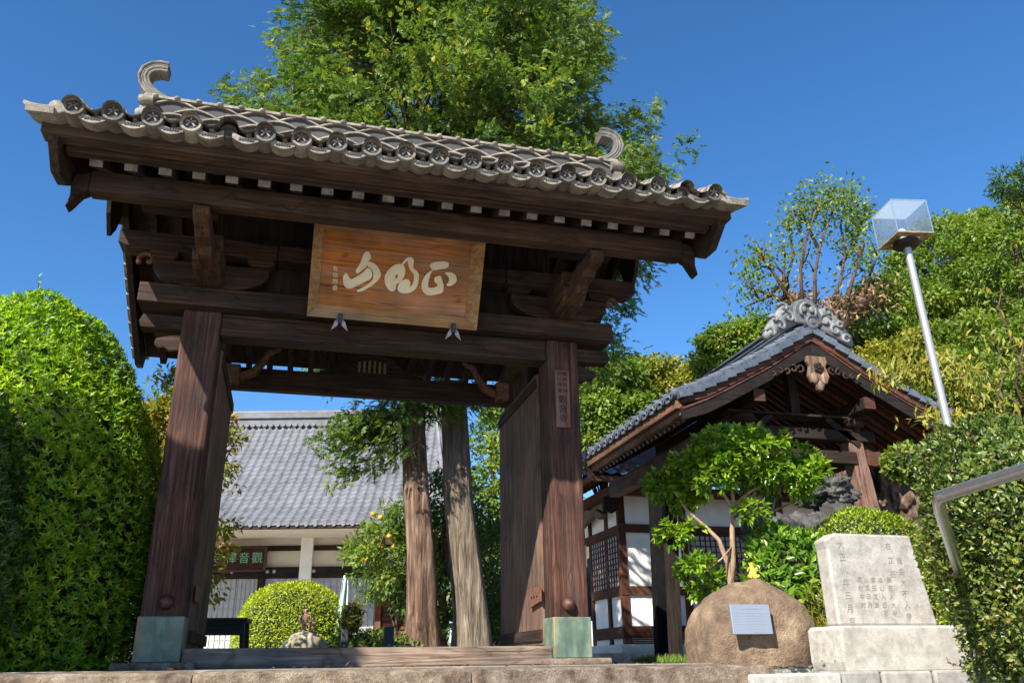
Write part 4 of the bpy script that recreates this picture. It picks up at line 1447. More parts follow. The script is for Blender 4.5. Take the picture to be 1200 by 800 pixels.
# purlins and king post in the gable
box(BX - .09, BX + .09, Y0 + .2, Y1 - .2, 4.42, 4.60).build('ridge_purlin', DARKX, bell)
box(BX - .08, BX + .08, 4.0, 4.12, 3.66, 4.42).build('king_post', DARKW, bell)
rb = MB()
MB().bar((5.45, 4.6, 2.55), (7.9, 4.6, 3.25), .1, .16, up=(0, 1, 0)).build('diagonal_beam', REDX, bell)
# the hanging bell
prf = [(0, .95), (.10, .95), (.22, .90), (.29, .8), (.31, .55), (.335, .2), (.36, 0), (.31, 0)]
tb = MB().lathe((BX + .1, 5.6, 2.05), (0, 0, 1), list(reversed(prf)), 26).build('bronze_bell', plain('dark_green_bronze', (.035, .05, .042), .5, .6), None, loc=(BX + .1, 5.6, 2.05), smooth=True)
tag(tb, 'dark bronze temple bell hanging inside the open bell tower', 'bell')
box(BX - 1.0, BX + 1.0, 5.5, 5.7, 3.0, 3.2).build('bell_beam', DARKX, bell)

# ================================================================== guest hall (white walls, right)
KY = 12.2
KXc = 7.16
hall2 = thing('guest_hall', 'white plastered hall with brown lattice windows and timber frame behind the bell tower', 'hall', (KXc, KY, -.055))
KW = 18.0
KS = 1.15
hall2.scale = (KS, KS, KS)
box(KXc - .25, KW, KY - .25, KY + 14, -.05, .30).build('stone_base', plain('white_base_stone', (.62, .60, .56), .85, var=.08), hall2, bevel=.02)
box(KXc - .9, KXc + 1.3, KY - .75, KY - .26, -.05, .13).build('base_step', GRAN, hall2, bevel=.02)
wl_ = MB()
wl_.box(KXc + .02, KW, KY + .03, KY + .18, .30, 3.5)
wl_.box(KXc + .03, KXc + .18, KY + .185, KY + 2.0, .30, 3.5)
wl_.box(KXc + .03, KXc + .18, KY + 4.2, KY + 14, .30, 3.5)
wl_.box(KXc + .03, KXc + .18, KY + 2.003, KY + 4.197, 2.75, 3.5)
wl_.box(KXc + 1.2, KXc + 1.3, KY + 2.0, KY + 4.2, .30, 2.74)
wl_.build('wall', WHITE, hall2)
for x in (KXc, KXc + 1.45, KXc + 3.9, KXc + 6.2, KXc + 8.5, KW - .1):
    box(x - .075, x + .09, KY - .015, KY + .10, .31, 3.5).build('wall_post', REDW, hall2, bevel=.006)
for y in (KY + .95, KY + 2.02, KY + 4.2):
    box(KXc - .02, KXc + .09, y - .07, y + .07, .31, 3.5).build('wall_post', REDW, hall2, bevel=.006)
for z0, z1 in ((.42, .66), (1.28, 1.46), (2.58, 2.76), (3.42, 3.6)):
    box(KXc - .09, KW, KY - .03, KY + .012, z0, z1).build('wall_rail', REDX, hall2, bevel=.005)
    box(KXc - .035, KXc + .012, KY + .013, KY + (2.0 if z1 < 2.6 else 14), z0, z1).build('wall_rail', REDY if False else REDX, hall2, bevel=.005)
b = MB()
for k in range(3):
    b.box(KXc + .1, KW, KY + .0, KY + .028, .305 + .04 * k, .325 + .04 * k)
b.build('floor_vent_slats', DARKX, hall2)


def lattice(name, x0, x1, z0, z1, y, nx, nz, axis='x', paper=PAPER):
    t = MB()
    if axis == 'x':
        pn = box(x0, x1, y + .012, y + .022, z0, z1).build(name, paper, hall2)
        for k in range(nx + 1):
            x = x0 + (x1 - x0) * k / nx
            w_ = .022 if k in (0, nx, nx // 2) else .011
            t.box(x - w_, x + w_, y - .012, y + .011, z0, z1)
        for k in range(nz + 1):
            z = z0 + (z1 - z0) * k / nz
            w_ = .02 if k in (0, nz) else .011
            t.box(x0, x1, y - .010, y + .009, z - w_, z + w_)
    else:
        pn = box(y + .012, y + .022, x0, x1, z0, z1).build(name, paper, hall2)
        for k in range(nx + 1):
            x = x0 + (x1 - x0) * k / nx
            t.box(y - .012, y + .011, x - .012, x + .012, z0, z1)
        for k in range(nz + 1):
            z = z0 + (z1 - z0) * k / nz
            t.box(y - .010, y + .009, x0, x1, z - .012, z + .012)
    t.build('lattice', REDW, pn)


lattice('lattice_window', KXc + 1.6, KXc + 3.8, 1.48, 2.56, KY - .0, 18, 9)
lattice('lattice_window', KXc + 4.05, KXc + 6.1, 1.48, 2.56, KY - .0, 16, 9)
lattice('lattice_window', KY + .12, KY + .88, 1.48, 2.56, KXc - .01, 5, 9, 'y')
lattice('lattice_window', KY + 1.03, KY + 1.94, 1.48, 2.56, KXc - .01, 6, 9, 'y')
lattice('lattice_door', KY + 2.1, KY + 4.1, .75, 2.6, KXc + 1.17, 12, 16, 'y')
box(KXc + 1.1, KXc + 1.19, KY + 2.1, KY + 4.1, .32, .74).build('door_panel', REDW, hall2)
box(KXc - .03, KXc + .06, KY + 2.1, KY + 4.13, 2.58, 2.745).build('entrance_beam', REDX, hall2)
for k in range(5):
    y = KY + 2.16 + k * .4
    b = MB()
    V = []
    for i in range(7):
        for j in range(6):
            V.append((KXc - .05 + .012 * math.sin(i * 1.3 + k), y + .37 * i / 6, 2.575 - .50 * j / 5))
    F = [(i * 6 + j, i * 6 + j + 1, (i + 1) * 6 + j + 1, (i + 1) * 6 + j) for i in range(6) for j in range(5)]
    b.add(V, F)
    b.v = [(KXc + (q[0] - KXc) * KS, KY + (q[1] - KY) * KS, -.055 + (q[2] + .055) * KS) for q in b.v]
    o = b.build('curtain_strip', FABW, None, loc=(KXc - .05, KY + (y + .18 - KY) * KS, 2.4), fixn=False)
    s_ = o.modifiers.new('cloth', 'SOLIDIFY')
    s_.thickness = .006
    tag(o, 'pale short cloth strip of the entrance curtain under the white guest hall beam', 'curtain', 'curtain strips over the guest hall entrance')
# roof of the guest hall: hip with a front and a left eave, tiles, boards, rafters
EZ, RZ = 3.58, 6.6
EX0, EY0 = KXc - 1.05, KY - 1.05
hp = [(0, EZ), (1.6, EZ + .75), (3.2, EZ + 1.7), (4.6, EZ + 2.75)]
nm_ = 40
tile_sheet([(EY0 + a, z) for a, z in hp], lambda u, h, z: (u, h, z), [EX0 + .27 * k for k in range(48)], wave_cross(.27, .05), .26, .025, 'front_roof_tiles', BTILE, hall2, lambda s: (EX0 + 4.6 * s, EX0 + 12.9))
tile_sheet([(EX0 + a, z) for a, z in hp], lambda u, h, z: (h, u, z), [EY0 + .27 * k for k in range(58)], wave_cross(.27, .05), .26, .025, 'left_roof_tiles', BTILE, hall2, lambda s: (EY0 + 4.6 * s, EY0 + 15.4))
MB().add([(EX0 + .02, EY0 + .02, EZ - .02), (EX0 + 12.9, EY0 + .02, EZ - .02), (EX0 + 12.9, EY0 + 4.6, RZ - .3), (EX0 + 4.6, EY0 + 4.6, RZ - .3), (EX0 + 4.6, EY0 + 15.4, RZ - .3), (EX0 + .02, EY0 + 15.4, EZ - .02)],
         [(0, 1, 2, 3), (0, 3, 4, 5)]).build('roof_boards', REDX, hall2, fixn=False)
box(EX0, EX0 + 12.9, EY0 - .0, EY0 + .08, EZ - .12, EZ - .02).build('eave_board', REDX, hall2)
box(EX0, EX0 + .08, EY0 + .081, EY0 + 15.4, EZ - .12, EZ - .02).build('eave_board', REDX, hall2)
for k in range(46):
    x = EX0 + .2 + k * .27
    MB().bar((x, EY0 + .1, EZ - .10), (x, EY0 + 1.15, EZ + .36), .06, .08).build('rafter', REDY, hall2)
for k in range(50):
    y = EY0 + .3 + k * .29
    MB().bar((EX0 + .1, y, EZ - .10), (EX0 + 1.15, y, EZ + .36), .06, .08).build('rafter', REDX, hall2)
box(KXc - .45, KXc - .28, KY - .55, KY + 13.5, 3.30, 3.46).build('eave_purlin', REDX, hall2)
box(KXc - .27, KW, KY - .50, KY - .34, 3.30, 3.46).build('eave_purlin', REDX, hall2)
# cusped beam end beside the entrance
cs = [(KY + 2.2, 2.85), (KY + 2.2, 3.25), (KY + 1.4, 3.28), (KY + .8, 3.20), (KY + .3, 3.0), (KY + .6, 2.94), (KY + 1.0, 3.05), (KY + 1.6, 2.98)]
MB().prism(cs, 'x', KXc - .30, KXc - .16).build('cusped_beam', PEND, hall2, bevel=.02)
MB().prism([(KXc - .45, 3.02), (KXc - .25, 2.95), (KXc - .1, 3.05), (KXc - .1, 3.3), (KXc - .45, 3.3)], 'y', KY - .2, KY - .08).build('bracket_arm', DARKX, hall2, bevel=.01)

# ================================================================== main hall (far, centre)
HD = 27.0
HRZ = -YAW
hc = P(420, 777, HD)
hall = thing('main_hall', 'wide main temple hall with large grey tiled roof and cream walls behind the gate', 'hall', (hc[0], hc[1], -.055), HRZ)


def hx(px, d=HD):
    """sideways distance in the hall's own frame of a pixel column near the horizon"""
    p = P(px, 700, d) - np.array([hc[0], hc[1], 0])
    return float(p[0] * math.cos(YAW) - p[1] * math.sin(YAW))


def hz(py, d=HD, px=400):
    return float(P(px, py, d)[2]) + .055


EZH = hz(615)
RZH = hz(496, 32.2)
XR0 = hx(526)          # right eave corner
XR1 = hx(509, 32.2)    # right end of the ridge
XL = -15.5
hpf = [(0, EZH), (1.2, EZH + .75), (2.8, EZH + 2.15), (4.2, EZH + 3.6), (5.2, RZH)]
DUH = .30
nH = int((XR0 + 1.2 - XL) / DUH)
tile_sheet(hpf, lambda u, h, z: (u, h, z), [XL + DUH * k for k in range(nH)], wave_cross(DUH, .055), .285, .013, 'roof_tiles', HTILE, hall, lambda s: (XL, XR0 + (XR1 - XR0) * s), local=True)
# right slope
hpr = [(0, EZH), (5.2, RZH)]
MB().add([(XR0, 0, EZH - .02), (XR1, 5.2, RZH), (XR1, 7, RZH), (XR0 + .3, 12, EZH)], [(0, 3, 2, 1)]).build('right_roof_slope', HTILE, hall, local=True, fixn=False)
MB().add([(XL, 5.2, RZH), (XR1, 5.2, RZH), (XR0, 12, EZH), (XL, 12, EZH)], [(0, 1, 2, 3)]).build('rear_roof_slope', HTILE, hall, local=True, fixn=False)
b = MB()
pts = [Vector((XR0 + (XR1 - XR0) * k / 10, hpf_y, hpf_z)) for k, (hpf_y, hpf_z) in enumerate([(5.2 * k / 10, float(np.interp(5.2 * k / 10, [p[0] for p in hpf], [p[1] for p in hpf])) + .1) for k in range(11)])]
b.tube(pts, .13, 8)
for p in pts:
    b.box(p.x + .1, p.x + .42, p.y - .05, p.y + .3, p.z - .2, p.z - .06)
b.build('verge_tiles', HTILE, hall, local=True)
b = MB()
b.box(XL, XR1 + .1, 5.0, 5.5, RZH - .15, RZH + .18)
b.box(XL, XR1 + .15, 4.92, 5.58, RZH + .185, RZH + .25)
b.box(XL, XR1 + .1, 5.03, 5.47, RZH + .255, RZH + .42)
b.tube([(XL, 5.25, RZH + .47), (XR1 + .15, 5.25, RZH + .47)], .12, 10)
rdh = b.build('ridge', HTILE, hall, local=True)
b = MB()
for k in range(60):
    x = XL + .1 + k * .24
    if x > XR1:
        break
    b.lathe((x, 4.96, RZH - .12), (0, -1, 0), [(.075, 0), (.075, .12), (0, .12)], 10)
b.build('ridge_foot_discs', HTILE, rdh, local=True)
b = MB()
b.box(XR1 + .1, XR1 + .4, 4.8, 5.7, RZH - .5, RZH + .35)
b.blob((XR1 + .25, 5.25, RZH + .45), (.18, .3, .3))
b.build('ridge_end_ornament', HTILE, rdh, local=True, bevel=.05)
b = MB()
for k in range(nH):
    u = XL + DUH * k + .07
    if u > XR0:
        break
    b.lathe((u, .0, EZH + .03), (0, -1, 0), [(.06, -.05), (.065, .03), (0, .03)], 9)
b.build('eave_discs', HTILE, hall, local=True)
box(XL, XR0 - .05, .02, .2, EZH - .09, EZH - .01).build('eave_board', DARKX, hall, local=True)
MB().add([(XL, .1, EZH - .095), (XR0 - .1, .1, EZH - .095), (XR0 - .1, 3.3, EZH + .05), (XL, 3.3, EZH + .05)], [(0, 3, 2, 1)]).build('soffit', CREAMP, hall, local=True, fixn=False)
WY_ = 3.1
box(XL, XR0 - 1.0, WY_ + .1, WY_ + .3, .3, EZH + .3).build('wall', CREAMP, hall, local=True)
box(XL - .5, XR0 - .3, WY_ - 1.0, WY_ + 9, 0, .45).build('stone_base', GRAN, hall, local=True)


def hb(name, px0, px1, py0, py1, y, th, m, bev=0):
    d = HD + y
    return box(hx(px0, d), hx(px1, d), y, y + th, hz(py1, d), hz(py0, d)).build(name, m, hall, local=True, bevel=bev)


hb('upper_beam', 150, 560, 638, 644, WY_, .09, DARKX)
hb('lower_beam', 150, 560, 663, 676, WY_ - .04, .12, DARKX)
hb('pillar', 348, 362, 617, 780, WY_ - .16, .25, WHITE)
cap = [(-1.1, 0), (-.9, -.14), (-.3, -.22), (.3, -.22), (.9, -.14), (1.1, 0)]
xc, zc = hx(356, HD + WY_), hz(619, HD + WY_)
MB().prism([(xc + a * .6, zc + b_ * .8) for a, b_ in cap], 'y', WY_ - .2, WY_ + .08).build('pillar_bracket', WHITE, hall, local=True)
for px in (268, 310, 318, 365, 420, 452):
    d = HD + WY_ - .1
    MB().lathe((hx(px, d), WY_ - .05, hz(668, d)), (0, -1, 0), [(.07, 0), (.05, .05), (0, .06)], 8).build('beam_nail_cover', HOOKW, hall, local=True)
hb('pillar', 300, 308, 676, 780, WY_ - .1, .2, DARKW)
hb('pillar', 440, 447, 617, 780, WY_ - .12, .2, REDW)
# shoji and lattice doors
for a, c in ((206, 241), (243, 274), (276, 300), (309, 346), (363, 400), (402, 438)):
    d = HD + WY_
    x0, x1, z0, z1 = hx(a, d), hx(c, d), .55, hz(677, d)
    pn = box(x0, x1, WY_ + .06, WY_ + .08, z0, z1).build('shoji', PAPER if a < 300 else plain('bluish_shoji', (.36, .38, .41), .9), hall, local=True)
    t = MB()
    for k in range(6):
        x = x0 + (x1 - x0) * k / 5
        t.box(x - .015, x + .015, WY_ + .03, WY_ + .058, z0, z1)
    for k in range(8):
        z = z0 + (z1 - z0) * k / 7
        t.box(x0, x1, WY_ + .035, WY_ + .056, z - .013, z + .013)
    t.build('lattice', plain('grey_lattice', (.35, .35, .36), .8), pn, local=True)
b = MB()
for k in range(12):
    d = HD + WY_
    z = .55 + (hz(697, d) - .55) * k / 12
    b.box(hx(449, d), hx(478, d), WY_ + .0, WY_ + .05, z + .02, z + (hz(697, d) - .55) / 12 - .02)
hb('slatted_door', 448, 479, 697, 760, WY_ + .05, .03, REDX)
b.build('door_slats', REDX, hall, local=True)
b = MB()
for k in range(9):
    d = HD + WY_
    z = .55 + k * .2
    b.box(hx(232, d), hx(241, d), WY_ - .03, WY_ + .02, z, z + .15)
b.build('side_slats', REDX, hall, local=True)
# hall plaque, green characters on dark red
d = HD + WY_ - .3
hpq = thing('hall_plaque', 'dark red plaque with green characters hung under the main hall eave', 'plaque', (0, 0, 0), HRZ)
hm = hall.matrix_basis if False else Matrix.Translation(hall.location) @ Matrix.Rotation(HRZ, 4, 'Z')
pc = hm @ Vector((hx(273, d), WY_ - .3, hz(666, d)))
hpq.location = pc
pw = hx(313, d) - hx(247, d)
ph = hz(637, d) - hz(662, d)
box(-pw / 2, pw / 2, -.03, .06, 0, ph).build('plaque_board', PLQD, hpq, local=True)
b = MB()
b.box(pw / 2 - .02, pw / 2 + .06, -.06, .07, -.02, ph + .04)
b.box(-pw / 2 - .06, -pw / 2 + .02, -.06, .07, -.02, ph + .04)
b.box(-pw / 2 + .021, pw / 2 - .021, -.06, .07, ph, ph + .04)
b.box(-pw / 2 + .021, pw / 2 - .021, -.06, .07, -.06, -.0)
b.build('plaque_frame', plain('brown_plaque_frame', (.06, .028, .02), .7), hpq, local=True)
for i, ch in enumerate('寺禪音觀'):
    text('character', ch, .40, GREENL, hpq, Matrix.Translation((-pw * .34 + i * pw * .235, -.036, ph * .52)) @ Matrix.Rotation(R(90), 4, 'X'), .004, 1.0)

# ================================================================== stones on the right
# boulder with plaque
bc = P(880, 770, 7.75)
bo = rock('boulder', (bc[0], bc[1], .02), (.56, .42, .575), BOULD, 5, .13, 1.3, 2.8, 5, None, (bc[0], bc[1], -.105), zmin=-.14, fine=.05)
tag(bo, 'large rounded brown boulder bearing a small pale plaque, beside the right gate post', 'boulder')
pc0 = P(880.5, 725, 7.22)
pex = Vector((math.cos(.12), -math.sin(.12), 0))
pey = Vector((.0, .10, .99)).normalized()
PM = frame(pc0, pex, pey)
pq = thing('boulder_plaque', 'small pale blue metal plaque with fine lettering fixed on the brown boulder', 'plaque', (pc0[0], pc0[1], pc0[2] - .11))
box(-.172, .172, -.118, .118, -.022, .0).xform(PM).build('plaque_sheet', PLAQ, pq, bevel=.004)
b = MB()
rg_ = random.Random(4)
for j in range(9):
    v = .082 - j * .021 - (.012 if j else 0)
    x = -.145 + (.07 if j == 0 else 0) + (.15 if j == 8 else 0)
    e = .10 if j == 0 else (.12 if j == 8 else .145 - rg_.random() * .02)
    while x < e:
        w_ = rg_.uniform(.004, .014) * (1.4 if j == 0 else 1)
        hh = .0055 if j else .008
        b.box(x, min(x + w_, e + .005), v - hh * .6, v + hh * rg_.uniform(.2, .7), .0008, .0018)
        x += w_ + rg_.uniform(.002, .006)
b.xform(PM).build('plaque_text', PLTXT, pq)
box(-.12, .12, -.08, .08, -.30, -.0225).xform(PM).build('mounting_block', PLTXT, pq)


# ------------------------------------------------------------------ skinned figures
def skin(name, verts, edges, rad, m, thing_=None, loc=None, sub=2):
    me = bpy.data.meshes.new(name)
    o0 = Vector(thing_.location) if thing_ is not None else Vector(loc)
    me.from_pydata([tuple(Vector(v) - o0) for v in verts], edges, [])
    ob = bpy.data.objects.new(name, me)
    COL.objects.link(ob)
    bm = bmesh.new()
    bm.from_mesh(me)
    ly = bm.verts.layers.skin.verify()
    bm.verts.ensure_lookup_table()
    for i, r_ in enumerate(rad):
        bm.verts[i][ly].radius = (r_, r_)
        bm.verts[i][ly].use_root = i == 0
    bm.to_mesh(me)
    bm.free()
    ob.modifiers.new('skin', 'SKIN')
    s_ = ob.modifiers.new('sub', 'SUBSURF')
    s_.levels = s_.render_levels = sub
    dg = bpy.context.evaluated_depsgraph_get()
    dg.update()
    m2 = bpy.data.meshes.new_from_object(ob.evaluated_get(dg))
    bpy.data.objects.remove(ob)
    m2.name = name
    m2.materials.clear()
    m2.materials.append(m)
    m2.shade_smooth()
    o2 = bpy.data.objects.new(name, m2)
    COL.objects.link(o2)
    if thing_ is not None:
        o2.parent = thing_
    else:
        o2.location = o0
    return o2


def seated(c, s, yaw, cheeks, m, t):
    """a small seated statue, hips at c; s = height from hips to crown"""
    M = Matrix.Translation(Vector(c)) @ Matrix.Rotation(yaw, 4, 'Z') @ Matrix.Scale(s, 4)
    if cheeks:
        sk = [(0, 0, .0), (0, -.01, .2), (0, -.01, .42), (0, -.02, .52), (0, -.03, .60), (0, -.03, .84)]
        rd_ = [.25, .24, .17, .11, .16, .14]
        arm = lambda q: [(q * .2, -.03, .43), (q * .30, -.16, .28), (q * .20, -.22, .52)]
        leg = lambda q: [(q * .15, -.05, -.05), (q * .30, -.30, .02), (q * .12, -.42, -.1)]
        ra, rl = [.09, .075, .07], [.14, .11, .08]
    else:
        sk = [(0, 0, .0), (0, .0, .22), (0, -.01, .47), (0, -.02, .60), (0, -.03, .70), (0, -.03, .88)]
        rd_ = [.16, .15, .17, .07, .115, .10]
        arm = lambda q: [(q * .23, -.01, .49), (q * .33, -.06, .26), (q * .26, -.26, .12)]
        leg = lambda q: [(q * .11, -.04, -.02), (q * .22, -.36, .02), (q * .17, -.34, -.36), (q * .17, -.48, -.40)]
        ra, rl = [.075, .06, .05], [.11, .09, .06, .05]
    v = list(sk)
    e = [(i, i + 1) for i in range(5)]
    rr = list(rd_)
    for q in (-1, 1):
        o = len(v)
        A_ = arm(q)
        v += A_
        rr += ra
        e += [(2, o)] + [(o + i, o + i + 1) for i in range(len(A_) - 1)]
        o = len(v)
        B_ = leg(q)
        v += B_
        rr += rl
        e += [(0, o)] + [(o + i, o + i + 1) for i in range(len(B_) - 1)]
    b_ = skin('body', [M @ Vector(p) for p in v], e, [r_ * s for r_ in rr], m, t)
    f = MB()
    hy, hz_ = sk[5][1], (sk[4][2] + sk[5][2]) / 2 + .03
    hr = rd_[4]
    f.blob((0, hy - hr * 1.0, hz_ - .02), (.022, .03, .035), 6, 8)
    for q in (-1, 1):
        f.blob((q * hr * .95, hy + .01, hz_), (.02, .035, .05), 6, 8)
        f.blob((q * .05, hy - hr * .9, hz_ + .03), (.018, .015, .012), 6, 8)
    f.blob((0, hy - hr * .92, hz_ - .085), (.035, .02, .012), 6, 8)
    f.xform(M).build('face', m, t, smooth='all')
    return b_


fc = P(883, 684, 7.75)
fz = max(v.co.z for v in bo.data.vertices if abs(v.co.x + bo.location.x - fc[0]) < .07 and abs(v.co.y + bo.location.y - fc[1]) < .12) - .105 + .012
fig = thing('stone_figurine', 'small mossy yellow seated stone figurine holding its cheeks on top of the brown boulder', 'figurine', (fc[0], fc[1], fz - .03))
seated((fc[0], fc[1], fz + .03), .155, -.25, True, OCHRE, fig)

# memorial stele on its base
sd = 7.15
sx0, sx1 = P(969, 735, sd), P(1112, 735, sd)
sy = float((sx0[1] + sx1[1]) / 2)
f0 = sy
A_ = [ON(px, py, 1, f0) for px, py in ((983, 733), (968, 642), (966, 632), (978, 624), (1066, 627), (1124, 733))]
out = [(float(p[0]), float(p[2])) for p in A_]
out[5] = (out[4][0] + .12, out[0][1])
out[0] = (out[0][0] - .0, out[0][1])
stele = thing('memorial_stele', 'pale granite memorial stone with carved columns of characters on a broad granite block', 'memorial stone', (sum(p[0] for p in out) / 6, f0 + .15, -.12))
zb = out[0][1]
left_in = [(out[0][0] + .0, zb), (out[1][0] + .03, out[1][1])]
MB().prism([(out[0][0] + .005, zb + .003)] + [(x + (.012 if i == 0 else 0), z) for i, (x, z) in enumerate(out[1:5])] + [(out[5][0], zb + .003)], 'y', f0, f0 + .17).build('slab', GRAN, stele, bevel=.018)
bx0 = float(ON(984, 735, 1, f0 - .12)[0])
bx1 = float(ON(1136, 789, 1, f0 - .12)[0]) + .1
bz0 = float(ON(960, 789, 1, f0 - .12)[2])
MB().prism([(bx0 + .02, bz0), (bx0, bz0 + .08), (bx0 - .0, zb - .03), (bx0 + .03, zb), (bx1 - .03, zb), (bx1, zb - .04), (bx1, bz0)], 'y', f0 - .12, f0 + .34).build('base_block', GRAN, stele, bevel=.02)
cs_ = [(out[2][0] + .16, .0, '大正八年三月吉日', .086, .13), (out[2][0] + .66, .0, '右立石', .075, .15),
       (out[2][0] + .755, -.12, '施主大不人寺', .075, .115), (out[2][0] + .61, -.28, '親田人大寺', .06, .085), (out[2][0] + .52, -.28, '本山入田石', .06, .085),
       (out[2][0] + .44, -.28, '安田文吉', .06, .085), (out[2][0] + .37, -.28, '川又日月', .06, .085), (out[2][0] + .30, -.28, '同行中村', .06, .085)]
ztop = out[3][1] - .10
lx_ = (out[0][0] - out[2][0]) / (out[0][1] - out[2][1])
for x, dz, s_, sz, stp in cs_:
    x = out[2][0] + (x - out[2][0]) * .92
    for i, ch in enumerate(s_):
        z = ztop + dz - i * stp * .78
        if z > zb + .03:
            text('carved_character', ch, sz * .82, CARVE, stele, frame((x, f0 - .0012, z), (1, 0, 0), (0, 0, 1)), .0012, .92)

# low course of pale stones in front
for i, (a, c, dz) in enumerate(((880, 986, 0), (988, 1032, .01), (1035, 1093, .004), (1096, 1150, .008), (1153, 1215, 0))):
    p0, p1 = P(a, 791, 6.55), P(c, 791, 6.55)
    y_ = -1.32
    x0 = float(ON(a, 791, 1, y_)[0])
    x1 = float(ON(c, 791, 1, y_)[0])
    o = box(x0, x1, y_, y_ + .34, -.5, -.133 + dz).build('edging_stone', GRAN, None, loc=((x0 + x1) / 2, y_ + .15, -.5), bevel=.018)
    tag(o, ['long pale edging stone nearest the boulder, in front of the gravel bed', 'shortest pale edging stone under the left of the memorial base', 'pale edging stone under the middle of the memorial base',
            'pale edging stone under the right end of the memorial base', 'pale edging stone running under the right hedge'][i], 'edging stone', 'pale edging stones in front of the gravel bed')
# slate pieces in the gravel: one patch of stuff
V, F = [], []
for i in range(700):
    x, y = RNG.uniform(2.95, 4.4), RNG.uniform(-1.0, .3)
    a, s_ = RNG.uniform(0, 3.14), RNG.uniform(.015, .05)
    o = len(V)
    for k in range(4):
        th = a + k * math.pi / 2 + RNG.uniform(-.3, .3)
        V.append((x + s_ * math.cos(th), y + s_ * .7 * math.sin(th), -.10 + RNG.uniform(-.004, .022)))
    F.append((o, o + 1, o + 2, o + 3))
o = MB().add(V, F).build('slate_chips', ROCKD)
tag(o, kind='stuff')
# strip of grass at the foot of the black post
n = 1600
px_ = RNG.uniform(3.0, 3.75, n)
py_ = RNG.uniform(.7, 1.9, n)
g0 = np.stack([px_, py_, np.full(n, -.055)], 1)
leaves('short_grass', g0, nrm(RNG.normal(size=(n, 3)) * .35 + np.array([0, 0, 1])), nrm(RNG.normal(size=(n, 3)) * .4 + np.array([0, -1, .2])), RNG.uniform(.05, .11, n), .010, L_GRASS, kind='stuff')

# ================================================================== things seen through the gate
# rock with seated bronze figure
rc = P(357, 757, 13.2)
ro = rock('garden_rock', (rc[0], rc[1], .10), (.36, .30, .36), ROCKG, 9, .16, 1.5, 2.0, 4, None, (rc[0], rc[1], -.06), zmin=-.09, fine=.06)
tag(ro, 'pale mossy garden rock under the small bronze figure, in front of the round azalea', 'rock')
st_ = thing('bronze_statue', 'small brown bronze figure seated with hands on its knees on the pale garden rock', 'statue', (rc[0] - .02, rc[1], .44))
seated((rc[0] - .02, rc[1] + .02, .55), .26, .2, False, BRONZE, st_)
fc2 = P(367, 729, 13.1)
f2 = thing('tiny_figurine', 'tiny clay figurine standing right of the bronze figure on the garden rock', 'figurine', (fc2[0], fc2[1], fc2[2] - .05))
MB().lathe((fc2[0], fc2[1], fc2[2] - .05), (0, 0, 1), [(.028, 0), (.032, .03), (.02, .06), (.012, .068), (.02, .08), (.018, .1), (0, .108)], 12).build('body', BRONZE, f2, smooth='all')
b = MB()
for q in (-1, 1):
    b.tube([(fc2[0] + q * .022, fc2[1] - .005, fc2[2] + .005), (fc2[0] + q * .036, fc2[1] - .018, fc2[2] - .015), (fc2[0] + q * .012, fc2[1] - .035, fc2[2] - .012)], .008, 6)
b.build('arms', BRONZE, f2, smooth='all')

# offering table
tc = P(257, 757, 10.4)
tb = thing('dark_table', 'low dark wooden table standing behind the left gate post', 'table', (tc[0], tc[1], -.055), -.1)
W2, D2, TH = .315, .24, .545
b = MB()
for k in range(4):
    b.box(-W2, W2, -D2 + k * .121, -D2 + k * .121 + .115, TH - .035, TH + .01)
TBW = wood('black_table_timber', 'x', (.012, .012, .014), (.03, .031, .035), (.07, .072, .08), .5)
b.build('table_top', TBW, tb, local=True, bevel=.003)
for sx in (-1, 1):
    for sy_ in (-1, 1):
        MB().bar((sx * (W2 - .015), sy_ * (D2 - .03), 0), (sx * (W2 - .05), sy_ * (D2 - .05), TH - .031), .05, .05, up=(0, 1, 0)).build('leg', TBW, tb, local=True)
box(-W2 + .06, W2 - .06, -D2 + .03, -D2 + .05, TH - .17, TH - .031).build('apron', TBW, tb, local=True)
box(-W2 + .06, W2 - .06, D2 - .05, D2 - .03, TH - .17, TH - .031).build('apron', TBW, tb, local=True)
for sx in (-1, 1):
    box(sx * (W2 - .06) - .012, sx * (W2 - .06) + .012, -D2 + .06, D2 - .06, .12, .16).build('stretcher', TBW, tb, local=True)

# banner
bp0, bp1 = P(397, 757, 14.6), P(404, 672, 14.6)
bn = thing('banner', 'pale green banner hanging folded from a thin pole beside the round azalea', 'banner', (bp0[0], bp0[1], -.055))
MB().tube([(bp0[0], bp0[1], -.05), (bp0[0] * .3 + bp1[0] * .7, bp1[1], 1.0), (bp1[0], bp1[1], 1.40)], .014, 8).build('pole', plain('white_pole', (.5, .6, .58), .5), bn, smooth='all')
for nm, m_, xa, xb, zb_, ph_ in (('banner_cloth', FABG, .0, .26, .62, 0), ('banner_lining', FABW if False else plain('white_banner_cloth', (.62, .66, .66), .9), .14, .33, .95, 1.4)):
    V = []
    for i in range(13):
        for j in range(12):
            s, v = i / 12, j / 11
            z = 1.36 + (zb_ - .2 - 1.36) * v
            x = bp1[0] - .02 + (xa * .5 + (xb - xa) * .75 * s) * (.35 + .65 * v) - .10 * v
            V.append((x, bp1[1] - .03 + .045 * math.sin(s * 9 + v * 2 + ph_) + .02 * (nm == 'banner_lining'), z - .05 * s))
    F = [(i * 12 + j, i * 12 + j + 1, (i + 1) * 12 + j + 1, (i + 1) * 12 + j) for i in range(12) for j in range(11)]
    o = MB().add(V, F).build(nm, m_, bn, smooth='all', fixn=False)
    s_ = o.modifiers.new('cloth', 'SOLIDIFY')
    s_.thickness = .005
